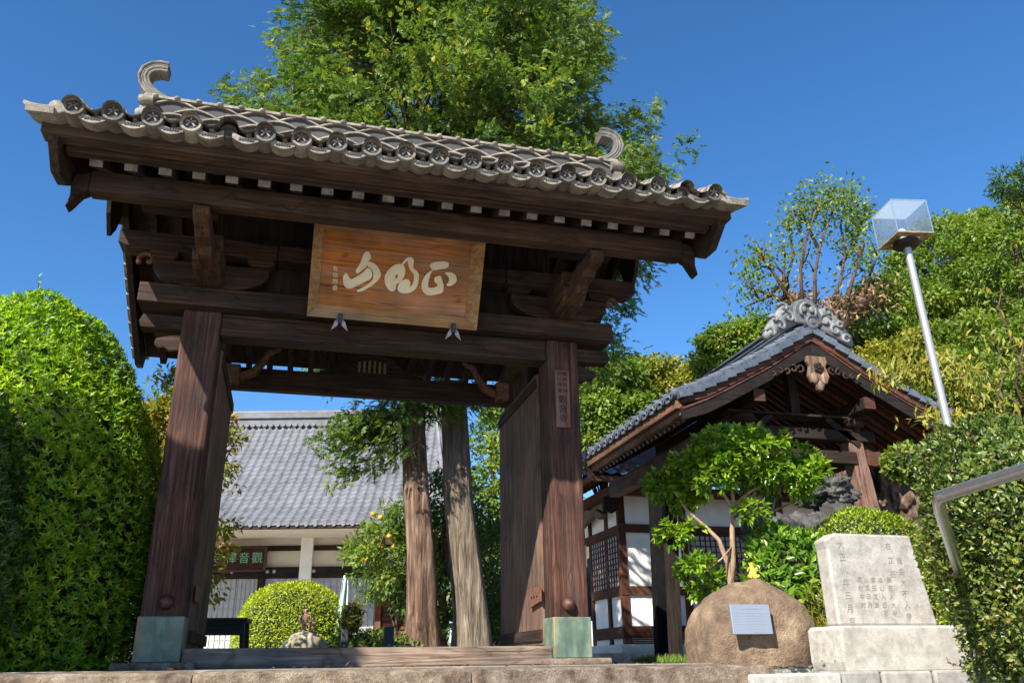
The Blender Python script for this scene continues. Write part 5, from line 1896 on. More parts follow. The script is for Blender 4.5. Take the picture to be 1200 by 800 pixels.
# dark marker posts
for i, (px, w_, ht, d) in enumerate(((403, .10, .47, 12.9), (455, .14, .49, 12.9))):
    p = P(px, 757, d)
    t = thing('marker_post', ['slim dark stone marker post left in the planting, beside the banner', 'thicker dark stone marker post right in the planting, in front of the slatted door'][i], 'marker post', (p[0], p[1], -.055), 0, 'dark marker posts in the garden')
    box(p[0] - w_ / 2, p[0] + w_ / 2, p[1] - w_ / 2, p[1] + w_ / 2, -.05, ht).build('shaft', plain('dark_marker_stone_%s' % 'ab'[i], (.035, .035, .04), .6), t, bevel=.01)
    b = MB()
    for k in range(4):
        b.box(p[0] - .02, p[0] + .02, p[1] - w_ / 2 - .002, p[1] - w_ / 2 - .0005, .06 + k * .055, .085 + k * .055)
    b.build('worn_inscription', plain('worn_white_%s' % 'ab'[i], (.22, .22, .22), .9), t)

# ================================================================== lamp post and handrail
ld = 7.2
lb, lt = P(1125, 560, ld), P(1062.5, 288, ld)
lamp = thing('lamp_post', 'street lamp with a clear box shade on a slim leaning steel pole', 'street lamp', (lb[0], lb[1] , .2))
lbv, ltv = Vector(lb), Vector(lt)
dv = (ltv - lbv).normalized()
MB().tube([lbv - dv * 1.4, lbv, ltv], .035, 16).build('pole', GALV, lamp, smooth=True)
ex_ = Vector((math.cos(-.15), math.sin(-.15), 0))
exl = (ex_ - dv * ex_.dot(dv)).normalized()
eyl = dv.cross(exl)
LM = Matrix(((exl.x, eyl.x, dv.x, ltv.x), (exl.y, eyl.y, dv.y, ltv.y), (exl.z, eyl.z, dv.z, ltv.z), (0, 0, 0, 1)))
MB().lathe((0, 0, 0), (0, 0, 1), [(.05, -.03), (.105, -.015), (.125, .0), (.125, .03), (.11, .045), (0, .045)], 24).xform(LM).build('lamp_collar', IRON, lamp, smooth=True)
gm, nt, gb, go = mat('lamp_shade_acrylic')
nt.nodes.remove(gb)
tr = nt.nodes.new('ShaderNodeBsdfTransparent')
tr.inputs[0].default_value = (.975, .985, .99, 1)
gl = nt.nodes.new('ShaderNodeBsdfGlossy')
gl.inputs['Roughness'].default_value = .06
gl.inputs[0].default_value = (.9, .95, 1, 1)
df = nt.nodes.new('ShaderNodeBsdfTranslucent')
df.inputs[0].default_value = (.75, .82, .85, 1)
fr__ = nt.nodes.new('ShaderNodeValue')
fr__.outputs[0].default_value = .06
m1 = nt.nodes.new('ShaderNodeMixShader')
m2 = nt.nodes.new('ShaderNodeMixShader')
m2.inputs[0].default_value = .2
nt.links.new(fr__.outputs[0], m1.inputs[0])
nt.links.new(tr.outputs[0], m1.inputs[1])
nt.links.new(gl.outputs[0], m1.inputs[2])
nt.links.new(m1.outputs[0], m2.inputs[1])
nt.links.new(df.outputs[0], m2.inputs[2])
nt.links.new(m2.outputs[0], go.inputs[0])
LS = .185
b = MB()
a_ = .005
b.box(-LS, LS, -LS, -LS + a_, .055, .40)
b.box(-LS, LS, LS - a_, LS, .055, .40)
b.box(-LS, -LS + a_, -LS + a_ + .001, LS - a_ - .001, .055, .40)
b.box(LS - a_, LS, -LS + a_ + .001, LS - a_ - .001, .055, .40)
b.box(-LS, LS, -LS, LS, .402, .407)
b.xform(LM).build('lamp_shade', gm, lamp)
rustm = plain('rust_stained_rim', (.24, .17, .08), .7, 0, .5, 18)
b = MB()
b.box(-LS, LS, -LS, -.10, .046, .053)
b.box(-LS, LS, .10, LS, .046, .053)
b.box(-LS, -.10, -.0995, .0995, .046, .053)
b.box(.10, LS, -.0995, .0995, .046, .053)
b.xform(LM).build('lamp_floor', rustm, lamp)
b = MB()
q_ = LS - .004
for i_ in (-1, 1):
    for j_ in (-1, 1):
        b.box(i_ * q_ - .003, i_ * q_ + .003, j_ * q_ - .003, j_ * q_ + .003, .056, .409)
        b.box(-q_ + .006, q_ - .006, i_ * q_ - .003, i_ * q_ + .003, (.057, .4075)[j_ > 0], (.062, .4115)[j_ > 0])
        b.box(i_ * q_ - .0028, i_ * q_ + .0028, -q_ + .006, q_ - .006, (.0572, .4077)[j_ > 0], (.0618, .4112)[j_ > 0])
b.xform(LM).build('shade_edges', plain('pale_acrylic_edge', (.20, .28, .33), .3), lamp)
MB().blob((-.02, 0, .12), (.048, .048, .065)).xform(LM).build('lamp_bulb', plain('white_bulb_glass', (.9, .9, .9), .2), lamp, smooth='all')

hr0 = P(1097, 583, 4.5)
e1 = P(1230, 541, 3.75)
e0 = Vector(hr0)
e1 = Vector(e1)
hr = thing('handrail', 'bent tubular steel handrail reaching out of the right hedge', 'handrail', (e0.x, e0.y, -.3))
dn = Vector(P(1116, 644, 5.12))
kk = (e1 - e0).normalized()
pth = [dn + (dn - e0) * .5, dn, e0.lerp(dn, .28), e0.lerp(dn, .08) + kk * .008, e0 + kk * .035, e0 + kk * .09, e1, e1 + kk * 1.2]
MB().tube(pth, .034, 16).build('rail_tube', STEEL, hr, smooth=True)
MB().bar(e1 + kk * .8 + Vector((0, 0, 0)), e1 + kk * .8 + Vector((0, 0, -1.9)), .05, .05, up=(0, 1, 0)).build('rail_post', STEEL, hr)

# ================================================================== planting
# big clipped bush, left
bcx = P(40, 560, 7.3)
bush('clipped_bush', 'huge clipped bright green bush left of the gate', 'bush', (bcx[0] - .36, bcx[1], .85), (1.42, 1.35, 2.36), (bcx[0], bcx[1], -.055), 34000, .058, .0185, L_BUSH, 3, .035, 2.05, whorl=5, depth=.16, freq=1.8)
# darker conifer-like shrub at the very left edge
dcx = P(-30, 600, 6.1)
bush('dark_shrub', 'dark shaded shrub at the left edge in front of the clipped bush', 'shrub', (dcx[0] - .25, dcx[1], .75), (.62, .6, 1.05), (dcx[0] - .25, dcx[1], -.3), 7000, .06, .02, L_DARK, 8, .12, 2.2, whorl=4)
# hedge on the right
hcx = P(1280, 640, 5.3)
bush('ivy_hedge', 'dense glossy small leaved hedge at the right edge around the handrail', 'hedge', (hcx[0] + .22, hcx[1] + .1, .33), (.98, .66, 1.12), (hcx[0], hcx[1], -.6), 60000, .043, .022, L_HEDGE, 21, .07, 3.8, twist=.95, depth=.2, shear=.22)
# azalea dome behind the stele
az = P(1014, 640, 8.2)
bush('azalea_dome', 'low clipped yellow green azalea dome rising behind the memorial stone', 'azalea', (az[0] + .03, az[1], .54), (.62, .5, .80), (az[0], az[1], -.1), 16000, .032, .016, L_AZA, 31, .03, 2.3, depth=.1, upb=.8)
# round azalea seen through the gate
az2 = P(343, 730, 14.8)
bush('azalea_dome', 'wide rounded bright azalea bush behind the garden rock and bronze figure', 'azalea', (az2[0], az2[1], .42), (.92, .8, .88), (az2[0], az2[1], -.06), 22000, .045, .024, L_AZA, 33, .03, 2.5, depth=.1, upb=.8)
# shrub of glossy leaves right of the boulder
gs = P(925, 660, 8.3)
bush('glossy_shrub', 'glossy dark leaved shrub between the brown boulder and the memorial stone', 'shrub', (gs[0], gs[1], .50), (.40, .4, .74), (gs[0], gs[1], -.06), 3600, .105, .045, L_CAM, 41, .14, 2.0, depth=.35)
gl_ = P(958, 700, 7.9)
n = 420
t = thing('bamboo_grass', 'thin arching yellow green grass leaves left of the memorial stone', 'grass clump', (gl_[0], gl_[1], -.1))
g0 = np.array([gl_[0], gl_[1], .02]) + RNG.normal(size=(n, 3)) * np.array([.07, .07, .16]) + np.array([0, 0, .22])
leaves('blades', g0, nrm(RNG.normal(size=(n, 3)) * .8 + np.array([0, -.1, .35])), rdir(n), RNG.uniform(.10, .22, n), .014, L_YEL, t)
b = MB()
for k in range(7):
    a = rg_.uniform(0, 6.28)
    b.tube([(gl_[0], gl_[1], -.1), (gl_[0] + .05 * math.cos(a), gl_[1] + .05 * math.sin(a), .25), (gl_[0] + .14 * math.cos(a), gl_[1] + .14 * math.sin(a), .5)], .005, 5)
b.build('stems', BARKP, t)

# camellia tree behind the boulder: hand laid branches
cb = P(858, 690, 8.25)
cam_t = thing('camellia_tree', 'small camellia tree with pale forked stems and glossy leaves behind the boulder', 'tree', (cb[0], cb[1], -.055))


def cp(px, py, d=8.25):
    return Vector(P(px, py, d))


root = Vector((cb[0], cb[1], -.05))
stems = [([root, cp(857, 690), cp(853, 660), cp(842, 632), cp(826, 616), cp(805, 598), cp(790, 575)], .034),
         ([cp(857, 688), cp(859, 655), cp(858, 620), cp(860, 592), cp(857, 568), cp(868, 540)], .034),
         ([root + Vector((.1, .1, 0)), cp(872, 690, 8.4), cp(884, 662, 8.4), cp(897, 640, 8.4), cp(903, 610, 8.5), cp(908, 585, 8.5), cp(920, 560, 8.5)], .03),
         ([cp(860, 592), cp(880, 575), cp(905, 562), cp(935, 556)], .018), ([cp(826, 616), cp(800, 620), cp(782, 625)], .015),
         ([cp(859, 596), cp(846, 575), cp(835, 560), cp(825, 540)], .018), ([cp(903, 600, 8.5), cp(925, 590, 8.5), cp(950, 580, 8.6)], .014),
         ([cp(858, 640), cp(845, 655, 8.1), cp(825, 670, 8.0)], .012)]
b = MB()
for p, r_ in stems:
    b.tube(p, [r_ * (1 - .7 * i / (len(p) - 1)) for i in range(len(p))], 8, .2, 3)
b.build('trunk', BARKP, cam_t, smooth='all')
clus = [(862, 520, .30, .5), (835, 520, .2, .3), (890, 530, .24, .4), (925, 540, .27, .45), (955, 548, .17, .25), (810, 545, .22, .35), (780, 568, .22, .4), (800, 582, .22, .35), (768, 572, .12, .15), (835, 560, .2, .3), (870, 560, .2, .3),
        (785, 625, .15, .18), (808, 622, .12, .12), (815, 660, .15, .2), (835, 675, .15, .18), (800, 668, .1, .1), (820, 690, .12, .12), (838, 705, .09, .07), (905, 565, .22, .3), (935, 570, .17, .22), (880, 600, .15, .18), (800, 555, .2, .3), (850, 540, .24, .35), (900, 548, .2, .3),
        (940, 560, .15, .2), (905, 520, .18, .25), (875, 510, .17, .25), (845, 508, .12, .15)]
Pn, Dn, Nn, Tn = [], [], [], []
for px, py, r_, q in clus:
    k = int(1150 * q)
    c = np.array(cp(px, py, 8.25 + RNG.uniform(-.35, .3)))
    nb = max(3, k // 7)
    e = rdir(nb) * (RNG.random(nb) ** .45)[:, None] * r_ * np.array([1.05, 1.0, .75])
    for j in range(7):
        dd_ = nrm(e * 1.2 / r_ + rdir(nb) * .9 + np.array([0, 0, -.05]))
        Pn.append(c + e)
        Dn.append(dd_)
        Nn.append(nrm(rdir(nb) * .55 + np.array([-.1, -.15, 1])))
        Tn.append(RNG.random(nb) * .8 + e[:, 2] / r_ * .25 + .1)
Pn, Dn, Nn, Tn = (np.concatenate(q) for q in (Pn, Dn, Nn, Tn))
leaves('crown', Pn, Dn, Nn, .082 * RNG.uniform(.7, 1.25, len(Pn)), .044 * RNG.uniform(.8, 1.2, len(Pn)), L_CAM, cam_t, tint=Tn)


# ------------------------------------------------------------------ twin cypress behind the gate
def cypress(name, label, base, top, rbase, bk, axis, az0, az1, seed, prof, zlo, zhi, nb, extra=()):
    rr = random.Random(seed)
    rg = np.random.default_rng(seed)
    t = thing(name, label, 'tree', (base[0], base[1], -.055), group='twin cypresses behind the gate')
    base, top = Vector(base), Vector(top)
    path, rad = [], []
    H = 14
    dirv = (top - base) / (top.z - base.z)
    for i in range(15):
        z = base.z + (13.5 * CK - base.z) * (i / 14) ** 1.15
        p = base + dirv * (z - base.z) * (1 if z < 5 else 5 / z)
        p += Vector((.03 * math.sin(i * 1.7 + seed), .03 * math.cos(i * 2.1 + seed), 0))
        path.append(p)
        rad.append(rbase * (1.22 if i == 0 else 1.0) * (1 - .9 * (i / 14) ** 1.3))
    tb_ = MB()
    # fluted trunk
    n_ = 28
    V = []
    for i, p in enumerate(path):
        for k in range(n_):
            th = 2 * math.pi * k / n_
            q = rad[i] * (1 + (.09 * math.sin(th * 5 + seed + i * .15) + .05 * math.sin(th * 11 + i * .2)) * (1.6 if i < 2 else 1))
            V.append((p.x + q * math.cos(th), p.y + q * math.sin(th), p.z))
    F = [(i * n_ + k, i * n_ + (k + 1) % n_, (i + 1) * n_ + (k + 1) % n_, (i + 1) * n_ + k) for i in range(14) for k in range(n_)]
    tb_.add(V, F).build('trunk', bk, t, smooth='all')
    lm_ = MB()
    C_, O_ = [], []
    specs = []
    for i in range(nb):
        z = zlo + (zhi - zlo) * (i + rr.random()) / nb
        specs.append((z, rr.uniform(az0, az1), float(np.interp(z, *prof)) * rr.uniform(.72, 1.08), -rr.uniform(.02, .22), 15))
    for z, az_, ln, dr, ncl in list(specs) + list(extra):
        z, ln = z * CK, ln * CK
        dirh = Vector((math.cos(az_), math.sin(az_), 0))
        s0 = Vector((path[0].x + dirv.x * min(z, 5), path[0].y + dirv.y * min(z, 5), z))
        pts = []
        for k in range(6):
            s = k / 5
            pts.append(s0 + dirh * ln * s + Vector((rr.uniform(-.06, .06), rr.uniform(-.06, .06), dr * ln * s * 1.3 + .30 * s * s * ln * .5 - .10 * math.sin(s * 3.1))))
        lm_.tube(pts, [.045, .035, .028, .02, .014, .006], 6)
        for j in range(ncl):
            s = rr.uniform(.36, 1.0)
            k = min(4, int(s * 5))
            c = pts[k].lerp(pts[k + 1], min(1.1, s * 5 - k))
            w_ = .30 * ln * (1.1 - s) + .24
            c = c + Vector((rr.uniform(-1, 1) * w_, rr.uniform(-1, 1) * w_, rr.uniform(-.30, .22)))
            tl = 12.23 - c.y
            if 6.9 < c.x + 1.05 * tl < 9.2 and .2 < c.z - 1.12 * tl < 2.9 and rr.random() < .93:
                continue        # the crown is thin on this side: the sun reaches the hall behind
            C_.append(c)
            O_.append(dirh + Vector((rr.uniform(-.5, .5), rr.uniform(-.5, .5), 0)))
    lm_.build('branches', BARKD, t, smooth='all')
    C_ = np.array([tuple(c) for c in C_])
    O_ = np.array([tuple(c) for c in O_])
    NS, NL = 30, 9
    M_ = len(C_)
    ctr = np.repeat(C_, NS, 0) + rg.normal(size=(M_ * NS, 3)) * np.array([.15, .15, .12])
    axd = nrm(np.repeat(nrm(O_), NS, 0) * .75 + rg.normal(size=(M_ * NS, 3)) * .5 + np.array([0, 0, -.40]))
    pn = nrm(np.cross(axd, nrm(rg.normal(size=(M_ * NS, 3)) + np.array([0, 0, 1.6]))))
    pn2 = np.cross(axd, pn)            # spray lies in the axd-pn plane
    SL = rg.uniform(.11, .21, M_ * NS)
    Pq, Dq, Nq, Lq, Tq = [], [], [], [], []
    tt = np.repeat(rg.uniform(0.05, .65, M_), NS) + rg.uniform(-.2, .35, M_ * NS)
    tt[rg.random(M_ * NS) < .012] = 1.0
    for j in range(NL):
        s = (j + .5) / NL
        sd_ = 1 if j % 2 else -1
        o = axd * (SL * s)[:, None] + np.array([0, 0, -.10]) * (s ** 2 * SL)[:, None]
        dd_ = nrm(axd * .8 + pn * sd_ * (.75 * (1 - s * .6)) + rg.normal(size=axd.shape) * .12 + np.array([0, 0, -.12]))
        Pq.append(ctr + o)
        Dq.append(dd_)
        Nq.append(nrm(pn2 + rg.normal(size=axd.shape) * .35))
        Lq.append(SL * (.52 - .25 * s))
        Tq.append(tt + rg.uniform(-.08, .08, len(tt)))
    Pq, Dq, Nq, Lq, Tq = (np.concatenate(q) for q in (Pq, Dq, Nq, Lq, Tq))
    leaves('crown', Pq, Dq, Nq, Lq, Lq * .46, L_CYP, t, tint=Tq, fold=.05)
    return t


CK = 1.25
t1b, t1t = P(497, 770, 14.4), P(486, 470, 14.6)
t2b, t2t = P(556, 770, 15.0), P(531, 475, 15.1)
prof1 = ([3.2, 4.5, 6.5, 8.5, 10, 12, 14], [1.0, 1.8, 3.0, 3.2, 2.6, 1.7, .6])
prof2 = ([3.2, 4.5, 6.5, 8.5, 10, 12, 14], [1.4, 2.7, 3.5, 3.6, 2.9, 1.9, .7])
exL = [(4.1, math.pi + .2, 1.0, -1.1, 30), (3.8, math.pi + .3, .85, -1.2, 20), (3.85, -1.2, .45, -.4, 8), (3.75, -.6, .4, -.3, 6)]
exR = [(4.3, -.35, 2.4, -.14, 18), (4.8, -.25, 2.6, -.14, 20), (5.3, -.45, 2.5, -.14, 18), (5.9, -.35, 2.6, -.14, 20), (4.0, -1.0, .7, -.4, 8), (3.9, -2.0, .7, -.4, 8)]
cypress('cypress_tree', 'left of the twin cypresses behind the gate, red brown trunk rising beside the round azalea', (t1b[0], t1b[1], -.05), (t1t[0], t1t[1], t1t[2]), .245, BARKR, None, math.pi * .45, math.pi * 1.6, 5, prof1, 4.3, 13.3, 118, exL)
cypress('cypress_tree', 'right of the twin cypresses behind the gate, thicker grey fluted trunk', (t2b[0], t2b[1], -.05), (t2t[0], t2t[1], t2t[2]), .285, BARKG, None, -math.pi * .55, math.pi * .6, 6, prof2, 6.0, 13.5, 128, exR)

# young tree with turning leaves behind the left post
yb = P(196, 765, 10.6)
tree('young_tree', 'slender tree with yellowing reddish leaves half hidden behind the left gate post', (yb[0], yb[1], -.055), (yb[0] + .1, yb[1] + .2, 3.2), (yb[0] + .02, yb[1] + .2, 2.0), (.50, .6, 1.75), 60, 40, .20, .10, .05, L_AUT, BARKD, .06, 12, shellish=.35, limbs=16)
yb2 = P(166, 765, 9.3)
tree('young_tree', 'bushy tree with yellowing leaves showing between the clipped bush and the left gate post', (yb2[0], yb2[1], -.055), (yb2[0] + .05, yb2[1] + .1, 3.0), (yb2[0] + .04, yb2[1], 2.15), (.40, .42, 1.25), 85, 60, .19, .085, .042, L_AUT, BARKD, .05, 14, shellish=.3, limbs=14)
# citrus tree in the garden
cb2 = P(458, 757, 17.2)
ct = tree('citrus_tree', 'open citrus tree with orange fruits left of the red brown cypress trunk', (cb2[0], cb2[1], -.055), (cb2[0] + .25, cb2[1], 2.4), (cb2[0] + .05, cb2[1], 2.05), (1.15, .9, 1.0), 95, 46, .19, .125, .045, L_HILL, BARKD, .07, 17, shellish=.3, limbs=18)
b = MB()
for px, py in ((437, 602), (446, 606), (456, 628), (461, 640), (448, 640), (430, 655), (441, 630)):
    p = P(px, py, 16.55)
    MB().blob(p, (.05, .05, .046), 8, 10).build('citrus_fruit', FRUIT, ct, smooth='all')
cb3 = P(520, 757, 17)
tree('dense_tree', 'dark dense evergreen tree between and behind the two cypress trunks', (cb3[0], cb3[1], -.055), (cb3[0], cb3[1], 3.4), (cb3[0], cb3[1], 1.95), (1.15, 1.0, 1.75), 130, 60, .27, .12, .055, L_DARK, BARKD, .10, 19, shellish=.35)
cb4 = P(590, 757, 19)
tree('dense_tree', 'dark evergreen tree just left of the open door, behind the grey cypress trunk', (cb4[0], cb4[1], -.055), (cb4[0], cb4[1], 2.4), (cb4[0], cb4[1], 1.5), (.95, 1.0, 1.4), 90, 60, .27, .12, .055, L_DARK, BARKD, .10, 23, shellish=.35)
lowp = P(430, 750, 13.9)
bush('low_shrub', 'low mixed green planting in front of the hall between the banner and the cypress trunk', 'shrub', (lowp[0], lowp[1], .12), (.75, .3, .36), (lowp[0], lowp[1], -.06), 3200, .075, .035, L_HILL, 51, .22, 2.0, depth=.5)
yc = P(412, 713, 13.8)
bush('croton_shrub', 'small yellow and orange leaved shrub beside the pale green banner', 'shrub', (yc[0], yc[1], .62), (.15, .14, .26), (yc[0], yc[1], .2), 420, .10, .035, L_AUT, 52, .2, 2.0, depth=.5)
fcb = P(568, 757, 27)
tree('broadleaf_tree', 'bright green tree beyond the hall, seen right of the grey cypress trunk', (fcb[0], fcb[1], -.055), (fcb[0] + .3, fcb[1], 6.5), (fcb[0] + .9, fcb[1], 5.2), (1.9, 1.8, 2.9), 150, 90, .45, .17, .09, L_HILL, BARKD, .2, 29)

# trees behind the bell tower and on the hill
spec = [
    ('tall yellow green tree far behind, left of the bell tower ridge', (772, 468), 36, (2.3, 2.2, 1.9), L_YEL, 9.0),
    ('mid green tree behind the right gate post, left of the yellow green crown', (708, 488), 34, (2.2, 2.2, 2.6), L_HILL, 6.3),
    ('light green bushy tree directly behind the bell tower ridge end', (878, 415), 22, (1.3, 1.3, .85), L_HILL, 8.5),
    ('broad sunlit tree on the hill, left of the lamp pole', (1050, 400), 20, (1.9, 1.6, 1.6), L_HILL, 8),
    ('broad tree on the hill behind the lamp pole and its shade', (1120, 330), 22, (2.3, 1.8, 1.8), L_HILL, 9.5),
    ('tall tree on the hill at the right edge of the picture', (1200, 330), 19, (2.0, 1.8, 2.3), L_HILL, 8.5),
    ('lower tree on the hill, right of the lamp pole', (1165, 440), 16, (1.6, 1.4, 1.3), L_HILL, 5.3),
    ('pale green tree on the hill behind the cherry branches', (1080, 465), 17, (1.5, 1.3, 1.2), L_YEL, 5.0),
    ('green tree low on the hill at the right edge', (1230, 450), 14, (1.3, 1.2, 1.3), L_HILL, 4.4),
    ('rounded hill tree behind the right slope of the bell tower roof', (1000, 430), 24, (1.5, 1.5, 1.1), L_HILL, 7.5),
]
for i, (lab, (px, py), d, rad, lm2, _) in enumerate(spec):
    c = P(px, py, d)
    bz = c[2] - rad[2] - (2.2 if i > 2 else c[2] - rad[2] + .05)
    tree('broadleaf_tree', lab, (c[0] - .2, c[1] + .2, bz), (c[0], c[1], c[2] + rad[2] * .5), tuple(c), rad, 170, 130, (.30 if d < 30 else .24) * d / 18, .0062 * d, .0034 * d, lm2, BARKD, .17, 60 + i, limbs=22, shellish=.5, group='broadleaf trees beyond the gate')
# dark conifer branch, top right
c = P(1205, 212, 15)
tree('dark_conifer', 'dark green conifer spreading into the top right corner', (c[0] + .6, c[1] + .3, 1.5), (c[0] + .5, c[1], c[2] + .3), tuple(c), (.75, .7, .30), 34, 80, .2, .11, .03, L_DARK, BARKD, .14, 91, limbs=12, shellish=.3)
# pollarded tree above the bell tower roof
pb_ = P(1000, 600, 17.5)
pol = thing('pollarded_tree', 'pollarded tree with thick shaggy limbs and sparse leafy shoots above the bell tower roof', 'tree', (pb_[0], pb_[1], 1.0))


def pp(px, py, d=17.5):
    return Vector(P(px, py, d))


b = MB()
b.tube([pp(1010, 640), pp(1000, 520), pp(985, 420), pp(965, 362)], [.40, .36, .32, .25], 16, .5, 3)
b.tube([pp(985, 400), pp(960, 372), pp(935, 356), pp(922, 345)], [.24, .21, .17, .12], 14, .6, 5)
b.tube([pp(975, 385), pp(995, 362), pp(1015, 350), pp(1022, 338)], [.22, .2, .16, .1], 14, .6, 7)
b.build('trunk', BARKC, pol, smooth='all')
shoots = [[(925, 350), (922, 325), (930, 300), (925, 270), (935, 245)], [(940, 352), (938, 315), (945, 280), (955, 250), (960, 225)], [(955, 355), (955, 320), (962, 285), (975, 250), (985, 225)], [(972, 360), (985, 330), (990, 300), (985, 262), (990, 240)],
          [(990, 362), (1000, 325), (1008, 300), (1005, 285)], [(1012, 350), (1018, 325), (1028, 300), (1020, 288)], [(918, 355), (905, 345), (885, 340), (872, 335)], [(922, 345), (908, 322), (895, 305), (880, 290)], [(920, 350), (918, 320), (920, 300), (918, 282)],
          [(985, 310), (1000, 290), (1010, 262), (1015, 240)], [(958, 290), (945, 262), (930, 248)], [(905, 345), (890, 352), (872, 360)]]
b = MB()
Pn, Tn = [], []
rgp = np.random.default_rng(3)
for q in shoots:
    d = 17.5 + rg_.uniform(-.5, .5)
    pts = [pp(x, y, d) for x, y in q]
    b.tube(pts, [.05 * (1 - .8 * i / (len(pts) - 1)) for i in range(len(pts))], 6, .3, 2)
    for j in range(3):
        i0 = rg_.randrange(1, len(pts) - 1)
        q2 = pts[i0] + Vector((rg_.uniform(-.5, .5), rg_.uniform(-.3, .3), rg_.uniform(.2, .7)))
        b.tube([pts[i0], pts[i0].lerp(q2, .5) + Vector((.04, 0, .03)), q2], [.022, .015, .006], 5)
    for i in range(len(pts) - 1):
        if i == 0 and len(q) > 3:
            continue
        k = 75 if i >= len(pts) - 2 else 26
        Pn.append(np.array(pts[i])[None] + rgp.random((k, 1)) * (np.array(pts[i + 1]) - np.array(pts[i]))[None] + rgp.normal(size=(k, 3)) * .22)
b.build('shoots', BARKD, pol, smooth='all')
for (x, y, r_, k) in ((885, 305, .35, 170), (880, 325, .25, 90), (965, 232, .45, 330), (990, 235, .45, 330), (940, 248, .4, 220), (1010, 250, .35, 200), (1000, 275, .35, 200), (925, 262, .2, 50), (1015, 310, .3, 120)):
    c = np.array(pp(x, y, 17.5 + rg_.uniform(-.5, .5)))
    Pn.append(c + rgp.normal(size=(k, 3)) * r_ * .62)
Pn = np.concatenate(Pn)
n = len(Pn)
leaves('leaves', Pn, nrm(rdir(n) + np.array([0, 0, -.2])), nrm(rdir(n) * .8 + np.array([0, 0, .7])), RNG.uniform(.08, .15, n), RNG.uniform(.045, .08, n), L_HILL, pol)
q0 = np.concatenate([np.array(pp(*a_)) + rgp.normal(size=(260, 3)) * np.array([.33, .3, .2]) for a_ in ((930, 350), (960, 362), (990, 358), (1018, 346))])
leaves('dry_shag', q0, rdir(len(q0)), rdir(len(q0)), .16, .05, leafmat('dry_brown_leaf', [(0, (.10, .06, .03)), (.7, (.26, .16, .08)), (1, (.34, .25, .10))], .8, .2), pol)
# gnarled old trunk beside the right tower post
gb_ = P(1050, 640, 14.6)
gn = thing('gnarled_trunk', 'massive gnarled old tree stump with furrowed bark right of the leaning tower post', 'tree trunk', (gb_[0], gb_[1], .2))
rock('trunk', tuple(P(1046, 590, 14.6)), (.68, .6, 1.1), BARKC, 15, .55, 2.2, 2.0, 6, gn, None, fine=.28)
rock('burl', tuple(P(1074, 540, 14.2)), (.40, .34, .42), BARKC, 17, .6, 2.4, 2.0, 6, gn, None, fine=.3)
# rockery behind the azalea
for i, (px, py, d, r_, lab) in enumerate(((968, 578, 12.2, (.34, .3, .20), 'grey rockery stone left of the leaning tower post, the upper one'), (985, 622, 12.0, (.45, .35, .30), 'grey rockery stone behind the azalea dome, the lower one'), (935, 640, 11.2, (.5, .4, .35), 'dark rockery stone behind the glossy shrub'))):
    c = P(px, py, d)
    o = rock('rockery_stone', tuple(c), r_, ROCKD, 30 + i, .4, 2.6, 3.5, 5, None, tuple(c), fine=.3)
    tag(o, lab, 'rock', 'grey rockery stones behind the azalea')
# bank that carries the rockery and the hedge
V, F = [], []
for j in range(26):
    for i in range(30):
        x, y = 5.2 + i * .17, -3 + j * .42
        h = max(0, min(1, (x - 5.0) / 2.4)) * max(0, min(1, (y + 2.5) / 3.5)) * 1.35 * (1 if y < 3.2 else max(0, 1 - (y - 3.2) / 3) if x < 8.6 else 1)
        V.append((x, y, -.13 + h + .05 * mnoise.noise(Vector((x * 2, y * 2, 0)))))
F = [(j * 30 + i, j * 30 + i + 1, (j + 1) * 30 + i + 1, (j + 1) * 30 + i) for j in range(25) for i in range(29)]
structure(MB().add(V, F).build('planted_bank', HILLM, smooth='all'))

# cherry branches with yellowing drooping leaves
chb = P(1215, 560, 8.2)
ch = thing('cherry_tree', 'cherry tree with drooping yellow green leaves leaning in front of the lamp pole', 'tree', (chb[0], chb[1], .3))
brs = [[(1230, 600), (1205, 520), (1160, 470), (1110, 445), (1060, 432), (1030, 440)], [(1205, 520), (1190, 470), (1150, 440), (1110, 425), (1075, 425)], [(1190, 500), (1150, 490), (1115, 490), (1090, 480)], [(1215, 540), (1200, 440), (1185, 395), (1170, 360), (1175, 335)],
       [(1210, 500), (1190, 450), (1200, 400), (1215, 360)], [(1165, 475), (1180, 430), (1165, 400), (1150, 380)]]
b = MB()
Pn = []
for q in brs:
    pts = [Vector(P(x, y, 7.75 + rg_.uniform(-.1, .5))) for x, y in q]
    b.tube(pts, [.012 * (1 - .8 * i / (len(pts) - 1)) + .003 for i in range(len(pts))], 6, .2, 1)
    for i in range(1, len(pts) - 1):
        k = 150 if (brs.index(q) in (0, 1) and i > 1) or (brs.index(q) == 2 and i > 1) else 14
        s = rgp.random((k, 1))
        Pn.append(np.array(pts[i]) + s * (np.array(pts[i + 1]) - np.array(pts[i])) + rgp.normal(size=(k, 3)) * np.array([.09, .12, .07]))
b.build('branches', BARKD, ch, smooth='all')
Pn = np.concatenate(Pn)
n = len(Pn)
leaves('leaves', Pn, nrm(rgp.normal(size=(n, 3)) * .55 + np.array([-.15, 0, -.75])), nrm(rgp.normal(size=(n, 3)) * .6 + np.array([-.3, -.5, .5])), RNG.uniform(.08, .13, n), RNG.uniform(.024, .036, n), leafmat('cherry_leaf', [(0, (.12, .16, .02)), (.6, (.26, .26, .035)), (1, (.40, .30, .05))], .5, .4), ch)

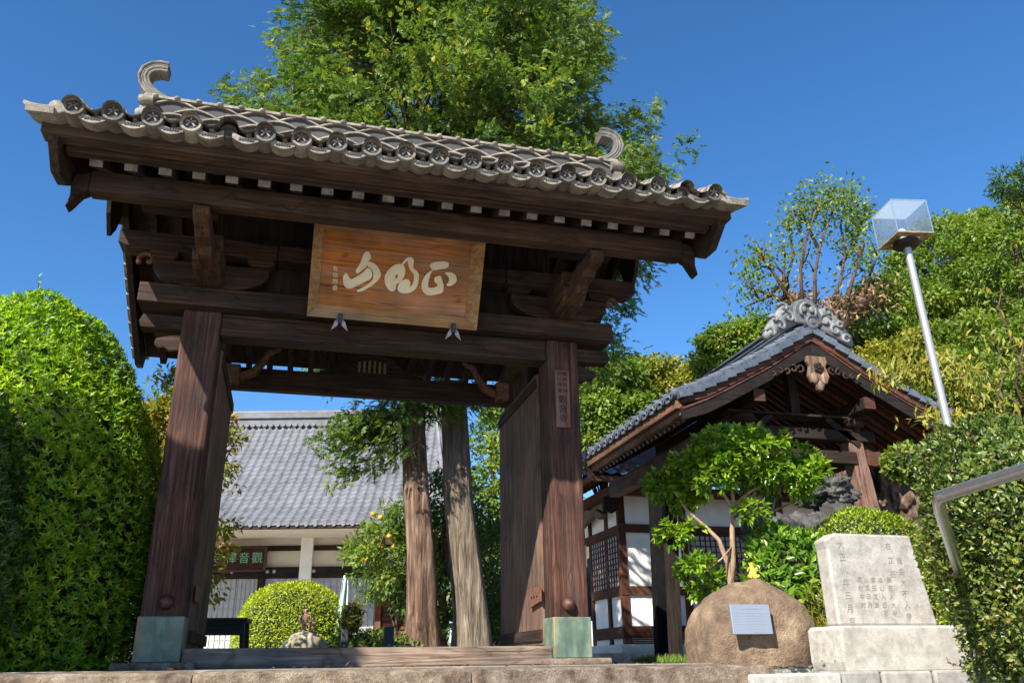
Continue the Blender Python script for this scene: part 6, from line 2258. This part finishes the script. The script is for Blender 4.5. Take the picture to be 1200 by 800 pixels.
# ivy and leaves over the bank at the upper right, behind the hedge
ub = P(1150, 520, 7.6)
bush('bank_shrub', 'leafy shrub on the bank around the foot of the lamp pole, above the hedge', 'shrub', (ub[0] + .45, ub[1], 1.2), (.80, .6, .62), (ub[0], ub[1], .3), 7000, .07, .034, L_HEDGE, 61, .18, 2.2, depth=.3)
vb = P(1060, 545, 9.6)
bush('bank_shrub', 'small ivy clump on the gnarled trunk below the right tower eave', 'shrub', (vb[0] + .1, vb[1], 2.1), (.30, .25, .22), (vb[0], vb[1], 1.8), 900, .07, .04, L_HILL, 62, .2, 2.0, depth=.4)

# tree outside the picture on the left: its crown shades the foot of the left post and the bush
tree('shade_tree', 'broad tree standing outside the left edge whose crown shades the foot of the gate', (-6.4, -4.0, -1.66), (-6.1, -3.9, 4.6), (-5.05, -3.7, 4.68), (.78, .6, .52), 220, 120, .24, .15, .08, L_DARK, BARKD, .16, 77)
# trees behind the hall and left of the gate
for i, (lab, x, y, z, rad) in enumerate((('background tree left of the hall behind the clipped bush', -9.5, 12, 3.2, (2.3, 2.0, 2.6)), ('background tree far left beyond the clipped bush', -14, 9, 3.5, (2.6, 2.2, 3.0)))):
    tree('background_tree', lab, (x, y, -.055), (x, y, z + 1), (x, y, z), rad, 90, 70, .5, .2, .1, L_HILL, BARKD, .2, 120 + i)

# ------------------------------------------------------------------ loose growth, so that nothing looks freshly moulded
def shoots_on(t, c, rad, seed, lump, power, n, L, LL, LW, lm, zmin, shear=0.0, twig=BARKD, kleaf=9):
    """thin shoots that stick out of a clipped bush, each with a few leaves"""
    pts, nn = shell(n, c, rad, seed, lump, .04, power, 2.0)
    pts[:, 0] -= shear * (pts[:, 2] - c[2])
    k = pts[:, 2] > zmin
    pts, nn = pts[k], nn[k]
    b = MB()
    A, D, Q = [], [], []
    for p, q in zip(pts, nn):
        d = Vector(q) * .7 + Vector(tuple(RNG.normal(size=3) * .45)) + Vector((0, 0, .35))
        d.normalize()
        ln = RNG.uniform(.5, 1.3) * L
        a = Vector(p) - d * .05
        e = a + d * (ln + .05)
        b.tube([a, a.lerp(e, .5) + Vector((0, 0, .02 * ln)), e], [.004, .003, .0012], 4)
        for j in range(kleaf):
            A.append(np.array(a.lerp(e, .25 + .78 * j / kleaf)))
            D.append(np.array(d) * .6 + RNG.normal(size=3) * .7)
            Q.append(RNG.normal(size=3) + np.array([0, 0, .8]))
    b.build('loose_twigs', twig, t)['kind'] = 'stuff'
    A, D, Q = np.array(A), nrm(np.array(D)), nrm(np.array(Q))
    leaves('loose_shoots', A, D, Q, LL * RNG.uniform(.6, 1.2, len(A)), LW * RNG.uniform(.7, 1.2, len(A)), lm, t, tint=RNG.uniform(.35, 1.0, len(A)))


def root_of(name):
    return bpy.data.objects[name]


shoots_on(root_of('clipped_bush'), (bcx[0] - .36, bcx[1], .85), (1.42, 1.35, 2.36), 3, .035, 2.05, 150, .13, .055, .018, L_BUSH, 0)
shoots_on(root_of('ivy_hedge'), (hcx[0] + .22, hcx[1] + .1, .33), (.98, .66, 1.12), 21, .07, 3.8, 260, .17, .045, .022, L_HEDGE, -.4, .22)
dead = leafmat('dead_brown_leaf', [(0, (.12, .06, .025)), (1, (.30, .17, .07))], .8, .2)
for nm_, c_, r_, sd_, lp_, pw_, n_, L_, sh_ in (('clipped_bush', (bcx[0] - .36, bcx[1], .85), (1.42, 1.35, 2.36), 3, .035, 2.05, 260, .045, 0), ('ivy_hedge', (hcx[0] + .22, hcx[1] + .1, .33), (.98, .66, 1.12), 21, .07, 3.8, 700, .04, .22)):
    p_, q_n = shell(n_, c_, r_, sd_, lp_, .03, pw_, 2.0)
    p_[:, 0] -= sh_ * (p_[:, 2] - c_[2])
    leaves('dead_leaves', p_, rdir(n_), nrm(q_n + rdir(n_) * .6), L_, L_ * .5, dead, root_of(nm_))
# fallen leaves on the terrace and kerb
n = 420
fp = np.stack([RNG.uniform(-4.2, 4.3, n), RNG.uniform(-1.2, 2.5, n), np.full(n, -.048)], 1)
o = leaves('fallen_leaves', fp, nrm(RNG.normal(size=(n, 3)) * np.array([1, 1, .1])), nrm(RNG.normal(size=(n, 3)) * .25 + np.array([0, 0, 1])), RNG.uniform(.03, .07, n), RNG.uniform(.015, .03, n), dead, kind='stuff')
# moss tufts at the foot of the boulder
n = 900
a_ = RNG.uniform(0, 6.28, n)
mp_ = np.stack([bc[0] + (.50 + RNG.normal(size=n) * .03) * np.cos(a_), bc[1] + (.39 + RNG.normal(size=n) * .03) * np.sin(a_), np.full(n, -.108)], 1)
leaves('moss_tufts', mp_, nrm(RNG.normal(size=(n, 3)) * .6 + np.array([0, 0, 1])), rdir(n), RNG.uniform(.02, .05, n), .012, L_GRASS, kind='stuff')
